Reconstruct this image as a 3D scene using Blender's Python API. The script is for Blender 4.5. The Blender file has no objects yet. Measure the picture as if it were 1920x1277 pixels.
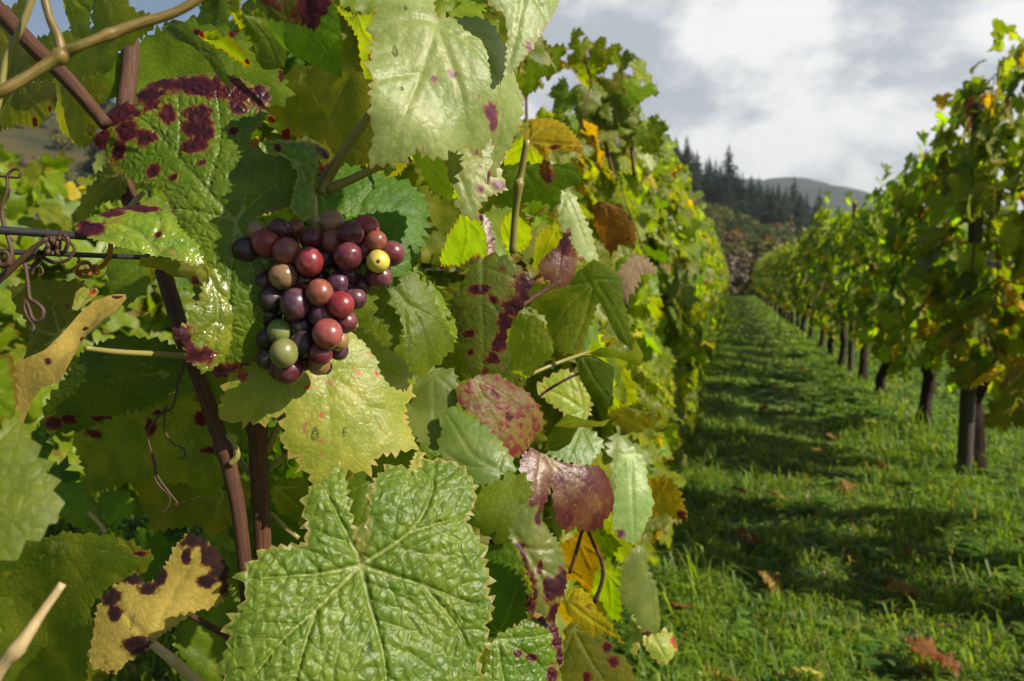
import bpy, math, random
import numpy as np
from mathutils import Vector, Matrix
from mathutils.geometry import delaunay_2d_cdt

C = bpy.context.scene.collection
SC = bpy.context.scene
R = math.radians
rng = np.random.default_rng(11)
random.seed(11)

# ------------------------------------------------------------ camera
F = 1920 * 28 / 36
YAW, PITCH = R(15.4), R(4.5)
CAM = np.array([0.0, 0.0, 1.15])
cam_d = bpy.data.cameras.new("camera")
cam = bpy.data.objects.new("camera", cam_d)
C.objects.link(cam)
cam.location = CAM
cam.rotation_euler = (math.pi / 2 - PITCH, 0, YAW)
cam_d.lens = 28
cam_d.sensor_width = 36
cam_d.clip_start = 0.02
cam_d.clip_end = 8000
cam_d.dof.use_dof = True
cam_d.dof.focus_distance = 0.49
cam_d.dof.aperture_fstop = 13.0
SC.camera = cam
FWD = np.array([-math.sin(YAW) * math.cos(PITCH), math.cos(YAW) * math.cos(PITCH), -math.sin(PITCH)])
RGT = np.array([math.cos(YAW), math.sin(YAW), 0.0])
UPV = np.cross(RGT, FWD)

# ------------------------------------------------------------ sky, sun, exposure
SUN_AZ, SUN_EL = R(99), R(36)
w = bpy.data.worlds.new("World")
SC.world = w
w.use_nodes = True
nt = w.node_tree
nt.nodes.clear()


def N(nt, typ, **kw):
    n = nt.nodes.new(typ)
    for k, v in kw.items():
        if k.startswith('i_'):
            key = k[2:]
            key = int(key) if key.isdigit() else key.replace('_', ' ')
            n.inputs[key].default_value = v
        else:
            setattr(n, k, v)
    return n


def math_n(nt, op, a, b=None, clamp=False):
    n = nt.nodes.new('ShaderNodeMath')
    n.operation = op
    n.use_clamp = clamp
    for i, v in enumerate((a, b)):
        if v is None:
            continue
        if isinstance(v, (int, float)):
            n.inputs[i].default_value = v
        else:
            nt.links.new(v, n.inputs[i])
    return n.outputs[0]


def mixc(nt, fac, a, b, mode='MIX'):
    n = nt.nodes.new('ShaderNodeMix')
    n.data_type = 'RGBA'
    n.blend_type = mode
    for idx, v in ((0, fac), (6, a), (7, b)):
        if isinstance(v, (int, float)):
            n.inputs[idx].default_value = v
        elif isinstance(v, tuple):
            n.inputs[idx].default_value = v if len(v) == 4 else (*v, 1)
        else:
            nt.links.new(v, n.inputs[idx])
    return n.outputs[2]


def ramp(nt, x, lo, hi, smooth=True):
    n = nt.nodes.new('ShaderNodeMapRange')
    n.interpolation_type = 'SMOOTHSTEP' if smooth else 'LINEAR'
    n.inputs[1].default_value = lo
    n.inputs[2].default_value = hi
    nt.links.new(x, n.inputs[0])
    return n.outputs[0]


sky = N(nt, 'ShaderNodeTexSky', sky_type='NISHITA', sun_disc=False)
sky.sun_elevation = SUN_EL
sky.sun_rotation = SUN_AZ
sky.air_density = 1.0
sky.dust_density = 0.6
tc = N(nt, 'ShaderNodeTexCoord')
sep = N(nt, 'ShaderNodeSeparateXYZ')
nt.links.new(tc.outputs['Generated'], sep.inputs[0])
mp = N(nt, 'ShaderNodeMapping')
mp.inputs['Location'].default_value = (1.3, 4.1, 0.4)
mp.inputs['Scale'].default_value = (1, 1, 1.5)
nt.links.new(tc.outputs['Generated'], mp.inputs[0])
n1 = N(nt, 'ShaderNodeTexNoise', i_Scale=3.2, i_Detail=9.0, i_Roughness=0.52, i_Distortion=0.2)
nt.links.new(mp.outputs[0], n1.inputs['Vector'])
n2 = N(nt, 'ShaderNodeTexNoise', i_Scale=5.6, i_Detail=12.0, i_Roughness=0.6, i_Distortion=0.1)
mp2 = N(nt, 'ShaderNodeMapping')
mp2.inputs['Location'].default_value = (7.7, 2.2, 1.5)
mp2.inputs['Scale'].default_value = (1, 1, 1.7)
nt.links.new(tc.outputs['Generated'], mp2.inputs[0])
nt.links.new(mp2.outputs[0], n2.inputs['Vector'])
# cover: a bank of cloud ahead and to the right, open blue overhead, behind and to the left
fx = math_n(nt, 'ADD', math_n(nt, 'MULTIPLY', sep.outputs[0], 0.75), math_n(nt, 'MULTIPLY', sep.outputs[1], 0.55))
fx = math_n(nt, 'SUBTRACT', fx, math_n(nt, 'MULTIPLY', sep.outputs[2], 0.75))
cov = ramp(nt, math_n(nt, 'ADD', n1.outputs[0], math_n(nt, 'MULTIPLY', fx, 0.8)), 0.50, 0.66)
tone = ramp(nt, n2.outputs[0], 0.40, 0.62)
cloudc = mixc(nt, tone, (5.4, 6.0, 6.7, 1), (11.6, 11.6, 11.5, 1))
skyc = mixc(nt, cov, sky.outputs[0], cloudc)
bg = N(nt, 'ShaderNodeBackground', i_Strength=0.05)
nt.links.new(skyc, bg.inputs[0])
wo = N(nt, 'ShaderNodeOutputWorld')
nt.links.new(bg.outputs[0], wo.inputs[0])

sun_d = bpy.data.lights.new("sun", 'SUN')
sun_d.energy = 5.0
sun_d.angle = R(0.53)
sun_d.color = (1.0, 0.91, 0.74)
sun = bpy.data.objects.new("sun", sun_d)
C.objects.link(sun)
SUNV = Vector((math.cos(SUN_EL) * math.sin(SUN_AZ), math.cos(SUN_EL) * math.cos(SUN_AZ), math.sin(SUN_EL)))
sun.rotation_euler = (-SUNV).to_track_quat('-Z', 'Y').to_euler()
sun.location = (30, 0, 25)
vs = SC.view_settings
vs.view_transform = 'Standard'
vs.look = 'None'
vs.exposure = 0.78
vs.gamma = 1.0
SC.cycles.use_denoising = True
SC.cycles.max_bounces = 8
SC.cycles.transmission_bounces = 6
SC.cycles.transparent_max_bounces = 8


# ------------------------------------------------------------ helpers
def uv_ray(px, py):
    return np.stack([(np.asarray(px, float) - 960) / F, -(np.asarray(py, float) - 638.5) / F], -1)


def W(px, py, d):
    """the world point seen at (px, py) of the photograph, d metres along the camera axis"""
    u = uv_ray(px, py)
    d = np.asarray(d, float)
    return CAM + d[..., None] * (FWD + u[..., 0:1] * RGT + u[..., 1:2] * UPV)


def cam_dir(n):
    v = n[0] * RGT + n[1] * UPV - n[2] * FWD
    return v / np.linalg.norm(v)


def tag(o, label=None, cat=None, group=None, kind=None):
    if label: o['label'] = label
    if cat: o['category'] = cat
    if group: o['group'] = group
    if kind: o['kind'] = kind
    return o


def empty(name, loc, label, cat, group=None, rz=0.0, scale=1.0):
    o = bpy.data.objects.new(name, None)
    o.empty_display_size = 0.1
    C.objects.link(o)
    o.location = loc
    o.rotation_euler = (0, 0, rz)
    o.scale = (scale, scale, scale)
    return tag(o, label, cat, group)


def make_mesh(name, verts, faces, mats, attrs=None, smooth=True, mat_idx=None, uv=None):
    me = bpy.data.meshes.new(name)
    verts = np.asarray(verts, np.float32)
    if isinstance(faces, np.ndarray):
        k = faces.shape[1]
        me.vertices.add(len(verts))
        me.vertices.foreach_set('co', verts.ravel())
        me.loops.add(faces.size)
        me.loops.foreach_set('vertex_index', faces.ravel().astype(np.int32))
        me.polygons.add(len(faces))
        me.polygons.foreach_set('loop_start', np.arange(0, faces.size, k, dtype=np.int32))
        me.update(calc_edges=True)
    else:
        me.from_pydata(verts.tolist(), [], faces)
        me.update()
    for m in (mats if isinstance(mats, (list, tuple)) else [mats]):
        me.materials.append(m)
    if mat_idx is not None:
        me.polygons.foreach_set('material_index', np.asarray(mat_idx, np.int32))
    if attrs:
        for k, v in attrs.items():
            v = np.asarray(v, np.float32)
            if v.ndim == 1:
                a = me.attributes.new(k, 'FLOAT', 'POINT')
                a.data.foreach_set('value', v)
            else:
                a = me.attributes.new(k, 'FLOAT_VECTOR', 'POINT')
                a.data.foreach_set('vector', v.ravel())
    me.polygons.foreach_set('use_smooth', np.full(len(me.polygons), smooth))
    me.validate()
    return me


def obj(name, me, parent=None, loc=None, col=None):
    o = bpy.data.objects.new(name, me)
    C.objects.link(o)
    if parent is not None:
        o.parent = parent
    if loc is not None:
        o.location = loc
    if col is not None:
        o.color = (*col, 1)
    return o


def spline(pts, n):
    """Catmull-Rom through pts (k,d) -> n samples"""
    p = np.asarray(pts, float)
    if len(p) == 2:
        t = np.linspace(0, 1, n)[:, None]
        return p[0] * (1 - t) + p[1] * t
    q = np.vstack([2 * p[0] - p[1], p, 2 * p[-1] - p[-2]])
    t = np.linspace(0, len(p) - 1 - 1e-9, n)
    i = t.astype(int)
    f = (t - i)[:, None]
    a, b, c, d = q[i], q[i + 1], q[i + 2], q[i + 3]
    return 0.5 * (2 * b + (c - a) * f + (2 * a - 5 * b + 4 * c - d) * f ** 2 + (3 * b - a - 3 * c + d) * f ** 3)


def tube_geo(pts, rad, sides=10, n=None, rough=0.0, nodes=(), seed=0, flat=1.0):
    """swept tube, returns verts, faces list; attr 'along' = metres"""
    r_ = np.random.default_rng(seed)
    pts = np.asarray(pts, float)
    n = n or max(8, (len(pts) - 1) * 6)
    c = spline(pts, n)
    rad = np.asarray(rad, float)
    rr = np.interp(np.linspace(0, 1, n), np.linspace(0, 1, len(rad)), rad) if rad.ndim else np.full(n, float(rad))
    for (t, amp, wd) in nodes:
        rr = rr * (1 + amp * np.exp(-((np.linspace(0, 1, n) - t) / wd) ** 2))
    tan = np.gradient(c, axis=0)
    tan /= np.linalg.norm(tan, axis=1)[:, None] + 1e-12
    ref = np.array([0.31, 0.17, 0.93]) if abs(tan[0][2]) < .8 else np.array([0.93, 0.31, 0.17])
    u = np.cross(tan[0], ref); u /= np.linalg.norm(u)
    V, A = [], []
    ang = np.linspace(0, 2 * np.pi, sides, endpoint=False)
    along = np.concatenate([[0], np.cumsum(np.linalg.norm(np.diff(c, axis=0), axis=1))])
    ridge = r_.normal(0, 1, sides) * rough * .6
    for i in range(n):
        u = u - tan[i] * np.dot(u, tan[i]); u /= np.linalg.norm(u) + 1e-12
        v = np.cross(tan[i], u)
        k = rr[i] * (1 + ridge + r_.normal(0, 1, sides) * rough * .5)
        V.append(c[i] + (np.cos(ang) * k)[:, None] * u + (np.sin(ang) * k * flat)[:, None] * v)
        A.append(np.stack([np.cos(ang), np.sin(ang), np.full(sides, along[i] / (rr.max() + 1e-9))], -1))
    V = np.vstack(V)
    A = np.vstack(A)
    faces = []
    for i in range(n - 1):
        for j in range(sides):
            a, b = i * sides + j, i * sides + (j + 1) % sides
            faces.append((a, b, b + sides, a + sides))
    faces.append(tuple(range(sides - 1, -1, -1)))
    faces.append(tuple(range((n - 1) * sides, n * sides)))
    return V, faces, A


def join_geo(parts):
    V, Fc, A, o = [], [], [], 0
    for v, f, a in parts:
        V.append(v); A.append(a)
        Fc += [tuple(i + o for i in q) for q in f]
        o += len(v)
    return np.vstack(V), Fc, np.vstack(A)


def tube(name, pts, rad, mat, parent=None, origin=None, **kw):
    v, f, a = tube_geo(pts, rad, **kw)
    org = np.asarray(origin if origin is not None else v[0], float)
    me = make_mesh(name, v - org, f, mat, {'tubeco': a})
    ploc = np.array(parent.matrix_world.translation) if parent is not None else np.zeros(3)
    return obj(name, me, parent, org - ploc if parent is not None else org)


# ------------------------------------------------------------ materials
def new_mat(name):
    m = bpy.data.materials.new(name)
    m.use_nodes = True
    m.node_tree.nodes.clear()
    return m, m.node_tree


def noise(nt, vec, scale, detail=3.0, rough=.55, dist=0.0):
    n = N(nt, 'ShaderNodeTexNoise', i_Scale=scale, i_Detail=detail, i_Roughness=rough, i_Distortion=dist)
    if vec is not None:
        nt.links.new(vec, n.inputs['Vector'])
    return n.outputs[0]


def attr(nt, name, out='Fac'):
    a = N(nt, 'ShaderNodeAttribute', attribute_name=name)
    return a.outputs[out]


def leaf_mat(name, c1, c2, edge=None, edge_w=.006, spot=(.034, .007, .012), freckle=0.0, fcol=(.16, .03, .03),
             vein=(.20, .26, .07), vein_amt=.75, under=None, rough=.5, bump=.6, trans=.42, tcol=(1.9, 1.9, .35),
             netdark=.25, spec=.35, coat=0.0, scale=1.0, pk=1.0):
    """vine leaf: mottled blade, main and side veins, net of veinlets, blotches bounded by the veinlets"""
    c1, c2 = [(c[0] * 1.16, c[1] * 1.08, c[2] * .72) for c in (c1, c2)]
    if pk == 1.0: bump = bump * .65
    m, nt = new_mat(name)
    L = nt.links
    uv = attr(nt, 'luv', 'Vector')
    v1, v2, ed, sp = attr(nt, 'vein'), attr(nt, 'vein2'), attr(nt, 'edge'), attr(nt, 'spot')
    oi = N(nt, 'ShaderNodeObjectInfo')
    jit = N(nt, 'ShaderNodeVectorMath', operation='ADD')
    L.new(uv, jit.inputs[0])
    cx = N(nt, 'ShaderNodeCombineXYZ')
    L.new(math_n(nt, 'MULTIPLY', oi.outputs['Random'], 3.0), cx.inputs[2])
    L.new(cx.outputs[0], jit.inputs[1])
    P = jit.outputs[0]
    nz = noise(nt, P, 42 * scale, 4)
    nz2 = noise(nt, P, 160 * scale, 3)
    base = mixc(nt, ramp(nt, nz, .35, .68), c1, c2)
    # per-leaf shift
    hs = N(nt, 'ShaderNodeHueSaturation')
    L.new(math_n(nt, 'ADD', math_n(nt, 'MULTIPLY', oi.outputs['Random'], .05), .475), hs.inputs['Hue'])
    L.new(math_n(nt, 'ADD', math_n(nt, 'MULTIPLY', oi.outputs['Random'], .35), .82), hs.inputs['Value'])
    L.new(base, hs.inputs['Color'])
    base = hs.outputs[0]
    vor = N(nt, 'ShaderNodeTexVoronoi', feature='DISTANCE_TO_EDGE')
    vor.inputs['Scale'].default_value = 210 * scale
    dv = N(nt, 'ShaderNodeVectorMath', operation='ADD')
    wn = N(nt, 'ShaderNodeTexNoise', i_Scale=120 * scale, i_Detail=2.0)
    L.new(P, wn.inputs['Vector'])
    ws = N(nt, 'ShaderNodeVectorMath', operation='SCALE')
    L.new(wn.outputs['Color'], ws.inputs[0]); ws.inputs['Scale'].default_value = .006
    L.new(P, dv.inputs[0]); L.new(ws.outputs[0], dv.inputs[1])
    L.new(dv.outputs[0], vor.inputs['Vector'])
    vorf = N(nt, 'ShaderNodeTexVoronoi', feature='DISTANCE_TO_EDGE')
    vorf.inputs['Scale'].default_value = 520 * scale
    L.new(dv.outputs[0], vorf.inputs['Vector'])
    vc = N(nt, 'ShaderNodeTexVoronoi', feature='F1')
    vc.inputs['Scale'].default_value = 210 * scale
    L.new(dv.outputs[0], vc.inputs['Vector'])
    sx = N(nt, 'ShaderNodeSeparateColor')
    L.new(vc.outputs['Color'], sx.inputs[0])
    cellr = sx.outputs[0]
    net = ramp(nt, vor.outputs['Distance'], .02, .10)          # 0 on a veinlet
    netf = ramp(nt, vorf.outputs['Distance'], .02, .12)
    base = mixc(nt, math_n(nt, 'MULTIPLY', math_n(nt, 'SUBTRACT', 1.0, net), netdark), base, (c1[0] * .45, c1[1] * .5, c1[2] * .5))
    if edge:
        e = math_n(nt, 'ADD', ed, math_n(nt, 'MULTIPLY', math_n(nt, 'SUBTRACT', nz, .5), edge_w * 4))
        base = mixc(nt, math_n(nt, 'SUBTRACT', 1.0, ramp(nt, e, 0.0, edge_w)), base, edge)
    if freckle:
        fk = math_n(nt, 'ADD', math_n(nt, 'MULTIPLY', cellr, .45), math_n(nt, 'MULTIPLY', noise(nt, P, 55 * scale, 5, .65), .9))
        fk = ramp(nt, fk, .98 - .55 * freckle, 1.10 - .5 * freckle)
        base = mixc(nt, math_n(nt, 'MULTIPLY', fk, .85), base, fcol)
    vv = math_n(nt, 'SUBTRACT', 1.0, ramp(nt, v1, .00022, .00085))
    vv2 = math_n(nt, 'MULTIPLY', math_n(nt, 'SUBTRACT', 1.0, ramp(nt, v2, .0001, .0006)), .6)
    vmask = math_n(nt, 'MULTIPLY', math_n(nt, 'MAXIMUM', vv, vv2), vein_amt)
    base = mixc(nt, vmask, base, vein)
    s = math_n(nt, 'ADD', sp, math_n(nt, 'MULTIPLY', math_n(nt, 'SUBTRACT', cellr, .5), .26))
    s = math_n(nt, 'ADD', s, math_n(nt, 'MULTIPLY', math_n(nt, 'SUBTRACT', nz2, .5), .5))
    s = math_n(nt, 'ADD', s, math_n(nt, 'MULTIPLY', math_n(nt, 'SUBTRACT', noise(nt, P, 75 * scale, 4, .6), .5), .75))
    smask = ramp(nt, s, .37, .54)
    spc = mixc(nt, ramp(nt, nz, .45, .75), spot, (spot[0] * 1.9 + .006, spot[1] * 1.5, spot[2] * 1.3))
    spc = mixc(nt, ramp(nt, s, .46, .74), (spot[0] * 2.4 + .02, spot[1] * 1.9, spot[2] * 1.2), spc)
    halo = math_n(nt, 'MULTIPLY', ramp(nt, s, .26, .44), .45)
    base = mixc(nt, halo, base, (.22, .10, .02))
    base = mixc(nt, smask, base, spc)
    top = base
    # paler, duller under side
    geo = N(nt, 'ShaderNodeNewGeometry')
    und = under or (c2[0] * 1.2 + .05, c2[1] * 1.05 + .05, c2[2] + .05)
    ub = mixc(nt, .68, base, und)
    ub = mixc(nt, math_n(nt, 'MULTIPLY', vmask, .8), ub, (und[0] * 1.25, und[1] * 1.25, und[2] * 1.1))
    ub = mixc(nt, math_n(nt, 'MULTIPLY', smask, .8), ub, (spot[0] * 2.4, spot[1] * 3, spot[2] * 2))
    col = mixc(nt, geo.outputs['Backfacing'], top, ub)
    # relief
    h = math_n(nt, 'ADD', math_n(nt, 'MULTIPLY', ramp(nt, vor.outputs['Distance'], .0, .38), .0006 * pk),
               math_n(nt, 'MULTIPLY', ramp(nt, vorf.outputs['Distance'], 0.0, .3), .00009 if pk == 1.0 else 0.0))
    h = math_n(nt, 'ADD', h, math_n(nt, 'MULTIPLY', ramp(nt, v1, 0.0, .0018), .0007))
    h = math_n(nt, 'ADD', h, math_n(nt, 'MULTIPLY', ramp(nt, v2, 0.0, .0014), .0003))
    h = math_n(nt, 'ADD', h, math_n(nt, 'MULTIPLY', nz, .0009))
    bp = N(nt, 'ShaderNodeBump', i_Strength=bump, i_Distance=1.0)
    L.new(h, bp.inputs['Height'])
    p = N(nt, 'ShaderNodeBsdfPrincipled')
    L.new(col, p.inputs['Base Color'])
    rr = math_n(nt, 'ADD', math_n(nt, 'MULTIPLY', nz2, .14), rough - .07)
    rr = math_n(nt, 'ADD', rr, math_n(nt, 'MULTIPLY', geo.outputs['Backfacing'], .22))
    L.new(rr, p.inputs['Roughness'])
    p.inputs['Specular IOR Level'].default_value = spec
    p.inputs['Coat Weight'].default_value = coat
    p.inputs['Coat Roughness'].default_value = .22
    L.new(bp.outputs[0], p.inputs['Normal'])
    tr = N(nt, 'ShaderNodeBsdfTranslucent')
    tcx = mixc(nt, 1.0, base, tcol, 'MULTIPLY')
    tcx = mixc(nt, math_n(nt, 'MULTIPLY', smask, .75), tcx, (.10, .008, .006))
    L.new(tcx, tr.inputs['Color'])
    mx = N(nt, 'ShaderNodeMixShader')
    mx.inputs[0].default_value = trans
    L.new(p.outputs[0], mx.inputs[1]); L.new(tr.outputs[0], mx.inputs[2])
    out = N(nt, 'ShaderNodeOutputMaterial')
    L.new(mx.outputs[0], out.inputs[0])
    return m


def simple_mat(name, c1, c2, scale=40, rough=.6, bump=.3, bdist=.002, coord='Object', stretch=None, spec=.4, detail=5, translucent=0, tcol=None):
    m, nt = new_mat(name)
    L = nt.links
    if coord == 'tube':
        vec = attr(nt, 'tubeco', 'Vector')
    else:
        vec = N(nt, 'ShaderNodeTexCoord').outputs[coord]
    if stretch:
        mpn = N(nt, 'ShaderNodeMapping')
        mpn.inputs['Scale'].default_value = stretch
        L.new(vec, mpn.inputs[0])
        vec = mpn.outputs[0]
    nz = noise(nt, vec, scale, detail, .6)
    col = mixc(nt, ramp(nt, nz, .32, .68), c1, c2)
    p = N(nt, 'ShaderNodeBsdfPrincipled', i_Roughness=rough)
    p.inputs['Specular IOR Level'].default_value = spec
    L.new(col, p.inputs['Base Color'])
    if bump:
        bp = N(nt, 'ShaderNodeBump', i_Strength=bump, i_Distance=bdist)
        L.new(nz, bp.inputs['Height'])
        L.new(bp.outputs[0], p.inputs['Normal'])
    out = N(nt, 'ShaderNodeOutputMaterial')
    sh = p.outputs[0]
    if translucent:
        tr = N(nt, 'ShaderNodeBsdfTranslucent')
        L.new(mixc(nt, 1.0, col, tcol or (2, 2, .5), 'MULTIPLY'), tr.inputs['Color'])
        mx = N(nt, 'ShaderNodeMixShader')
        mx.inputs[0].default_value = translucent
        L.new(sh, mx.inputs[1]); L.new(tr.outputs[0], mx.inputs[2])
        sh = mx.outputs[0]
    L.new(sh, out.inputs[0])
    return m


M = {}
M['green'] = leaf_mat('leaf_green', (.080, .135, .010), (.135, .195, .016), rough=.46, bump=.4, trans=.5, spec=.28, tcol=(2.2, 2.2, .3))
M['sunny'] = leaf_mat('leaf_green_sunlit', (.125, .185, .011), (.20, .265, .018), rough=.46, bump=.35, trans=.5, tcol=(2.0, 2.1, .3), spec=.3)  # lighter copy of the green leaf: sunlit brightness put into the colour
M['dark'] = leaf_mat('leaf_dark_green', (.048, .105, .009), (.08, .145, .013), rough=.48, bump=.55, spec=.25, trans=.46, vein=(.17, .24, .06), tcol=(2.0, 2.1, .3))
M['spotted'] = leaf_mat('leaf_green_blotched', (.062, .13, .010), (.11, .185, .018), edge=(.16, .12, .02), edge_w=.0018, rough=.40, bump=.75, pk=1.3, scale=.85, freckle=.03, trans=.32, vein=(.24, .29, .10))
M['pucker'] = leaf_mat('leaf_puckered', (.082, .145, .016), (.130, .190, .026), edge=(.24, .21, .05), edge_w=.002, rough=.46, bump=.8, pk=1.3, scale=.80, vein=(.30, .33, .12), netdark=.42, spec=.42, trans=.30)
M['curl'] = leaf_mat('leaf_curled_yellowing', (.11, .18, .018), (.22, .26, .025), rough=.30, bump=.8, freckle=.22, fcol=(.30, .14, .03), spot=(.045, .007, .015), spec=.7, trans=.3)
M['pale'] = leaf_mat('leaf_pale_sheen', (.17, .25, .095), (.25, .32, .16), rough=.46, bump=.27, vein=(.27, .33, .10), netdark=.25, edge=(.24, .19, .05), edge_w=.0012, spot=(.10, .035, .07), spec=.42, trans=.30)  # green leaf with the sky and sun sheen put into its base colour
M['teal'] = leaf_mat('leaf_bluish', (.095, .155, .036), (.155, .205, .062), rough=.42, bump=.25, netdark=.12, vein_amt=.4, spec=.4, trans=.38)
M['lime'] = leaf_mat('leaf_lime', (.15, .225, .011), (.22, .295, .015), rough=.45, bump=.35, vein=(.30, .32, .05), edge=(.22, .13, .015), edge_w=.0012, trans=.6, tcol=(2.0, 2.2, .3), spot=(.16, .008, .01))
M['yellow'] = leaf_mat('leaf_yellow', (.36, .30, .010), (.46, .36, .014), rough=.5, bump=.4, freckle=.22, fcol=(.20, .07, .012), vein=(.36, .32, .06), spot=(.10, .03, .008), trans=.5, tcol=(1.7, 1.5, .3))
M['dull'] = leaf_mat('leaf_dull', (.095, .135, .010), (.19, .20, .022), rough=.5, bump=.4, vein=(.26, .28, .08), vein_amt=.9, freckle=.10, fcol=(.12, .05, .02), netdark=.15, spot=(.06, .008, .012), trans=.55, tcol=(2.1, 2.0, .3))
M['sick'] = leaf_mat('leaf_sunbleached', (.19, .255, .035), (.30, .32, .07), rough=.42, bump=.45, freckle=.20, fcol=(.32, .16, .06), edge=(.38, .29, .07), edge_w=.0016, vein=(.32, .37, .13), spot=(.22, .03, .02), spec=.35, trans=.35)
M['red'] = leaf_mat('leaf_reddening', (.11, .10, .022), (.18, .14, .035), rough=.5, bump=.4, freckle=.56, fcol=(.15, .012, .022), vein=(.17, .19, .045), spot=(.05, .005, .012), trans=.35, tcol=(1.8, 1.0, .4), spec=.3)
M['darkred'] = leaf_mat('leaf_green_red', (.065, .10, .014), (.115, .14, .022), rough=.42, bump=.5, freckle=.28, fcol=(.10, .012, .02), vein=(.09, .14, .03), spot=(.030, .004, .010), trans=.4, tcol=(1.8, 1.3, .4))
M['maroon'] = leaf_mat('leaf_maroon', (.075, .014, .016), (.15, .085, .035), rough=.42, bump=.3, freckle=.2, fcol=(.05, .007, .015), vein=(.24, .21, .07), vein_amt=.85, spot=(.035, .005, .016), trans=.3, tcol=(1.8, .6, .4), spec=.6, under=(.18, .07, .06))
M['dry'] = leaf_mat('leaf_dry_yellow', (.38, .31, .085), (.47, .38, .12), rough=.6, bump=.3, freckle=.10, fcol=(.09, .04, .02), vein=(.32, .29, .07), vein_amt=.5, spot=(.022, .010, .010), trans=.35, tcol=(1.3, 1.2, .5), netdark=.25)
M['brown'] = leaf_mat('leaf_brown', (.15, .075, .02), (.27, .15, .04), rough=.6, bump=.5, freckle=.25, fcol=(.05, .02, .01), vein=(.22, .15, .06), spot=(.03, .012, .008), trans=.4, tcol=(2.0, 1.2, .35), under=(.28, .22, .16))
M['cane'] = simple_mat('cane_bark', (.016, .006, .004), (.125, .045, .018), scale=5, rough=.6, bump=.8, bdist=.0010, coord='tube', stretch=(3.0, 3.0, .07))
M['petiole'] = simple_mat('petiole_skin', (.16, .17, .03), (.24, .17, .06), scale=3, rough=.4, bump=.2, bdist=.0003, coord='tube', stretch=(2, 2, .3))
M['petiole_tan'] = simple_mat('petiole_tan_skin', (.28, .20, .09), (.42, .32, .17), scale=3, rough=.5, bump=.2, bdist=.0003, coord='tube', stretch=(2, 2, .3))
M['petiole_red'] = simple_mat('shoot_skin', (.09, .085, .014), (.20, .12, .035), scale=1.6, rough=.45, bump=.3, bdist=.0005, coord='tube', stretch=(1.5, 1.5, .35))
M['tendril'] = simple_mat('tendril_bark', (.035, .017, .010), (.10, .05, .028), scale=6, rough=.6, bump=.3, bdist=.0004, coord='tube', stretch=(2, 2, .5))
M['tendril_orange'] = simple_mat('tendril_orange_bark', (.22, .06, .018), (.36, .13, .035), scale=6, rough=.5, bump=.3, bdist=.0003, coord='tube', stretch=(2, 2, .4))
M['wire'] = simple_mat('wire_coating', (.010, .010, .011), (.03, .03, .03), scale=3, rough=.42, bump=.15, bdist=.0003, coord='tube', spec=.5)
M['bark'] = simple_mat('trunk_bark', (.014, .009, .006), (.055, .036, .024), scale=4, rough=.85, bump=.9, bdist=.008, coord='tube', stretch=(3, 3, .35), spec=.2)
M['post'] = simple_mat('post_wood', (.035, .03, .024), (.095, .082, .066), scale=4, rough=.8, bump=.5, bdist=.003, coord='tube', stretch=(4, 4, .1), spec=.2)


# ------------------------------------------------------------ leaf geometry
def seg_dist(P, A, B, wd=None):
    """distance of each point P to the nearest of the segments A-B (divided by the width of the segment)"""
    out = np.full(len(P), 9.0)
    for s in range(0, len(A), 64):
        a, b = A[s:s + 64], B[s:s + 64]
        d = b - a
        L2 = (d ** 2).sum(1) + 1e-12
        t = np.clip(((P[:, None] - a) * d).sum(2) / L2, 0, 1)
        q = a + t[..., None] * d
        dq = np.sqrt(((P[:, None] - q) ** 2).sum(2))
        if wd is not None:
            dq = dq / wd[s:s + 64]
        out = np.minimum(out, dq.min(1))
    return out


def inside(P, poly):
    x, y = P[:, 0], P[:, 1]
    c = np.zeros(len(P), bool)
    n = len(poly)
    for i in range(n):
        x1, y1 = poly[i]
        x2, y2 = poly[(i + 1) % n]
        if y1 == y2:
            continue
        k = ((y1 > y) != (y2 > y)) & (x < (x2 - x1) * (y - y1) / (y2 - y1) + x1)
        c ^= k
    return c


def serrate(poly, spacing, length, r_):
    """closed outline -> outline with the pointed teeth of a vine leaf"""
    p = np.asarray(poly, float)
    n = len(p)
    q = np.vstack([p[-1:], p, p[:2]])
    dense = []
    for i in range(n):
        a, b, c, d = q[i], q[i + 1], q[i + 2], q[i + 3] if i + 3 < len(q) else q[2]
        f = np.linspace(0, 1, 12, endpoint=False)[:, None]
        k = .6
        m1, m2 = k * (c - a) / 2, k * (d - b) / 2
        dense.append((2 * f ** 3 - 3 * f ** 2 + 1) * b + (f ** 3 - 2 * f ** 2 + f) * m1 + (-2 * f ** 3 + 3 * f ** 2) * c + (f ** 3 - f ** 2) * m2)
    D = np.vstack(dense)
    L = np.concatenate([[0], np.cumsum(np.linalg.norm(np.diff(np.vstack([D, D[:1]]), axis=0), axis=1))])
    per = L[-1]
    area = 0.5 * np.sum(D[:, 0] * np.roll(D[:, 1], -1) - np.roll(D[:, 0], -1) * D[:, 1])
    sgn = 1 if area > 0 else -1

    def at(s):
        s = s % per
        Dc = np.vstack([D, D[:1]])
        return np.array([np.interp(s, L, Dc[:, 0]), np.interp(s, L, Dc[:, 1])])
    out, s = [], 0.0
    while s < per - spacing * .5:
        st = spacing * r_.uniform(.55, 1.5)
        if s + st > per:
            break
        a, b = at(s), at(s + st * .60)
        t = at(s + st) - at(s)
        t /= np.linalg.norm(t) + 1e-9
        nrm = np.array([t[1], -t[0]]) * sgn
        l = length * r_.uniform(.35, 1.5) * 1.3
        out.append(a - nrm * l * .15)
        out.append(at(s + st * .34) + nrm * l * .52)
        out.append(b + nrm * l + t * l * .15)
        s += st
    return np.array(out)


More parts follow.
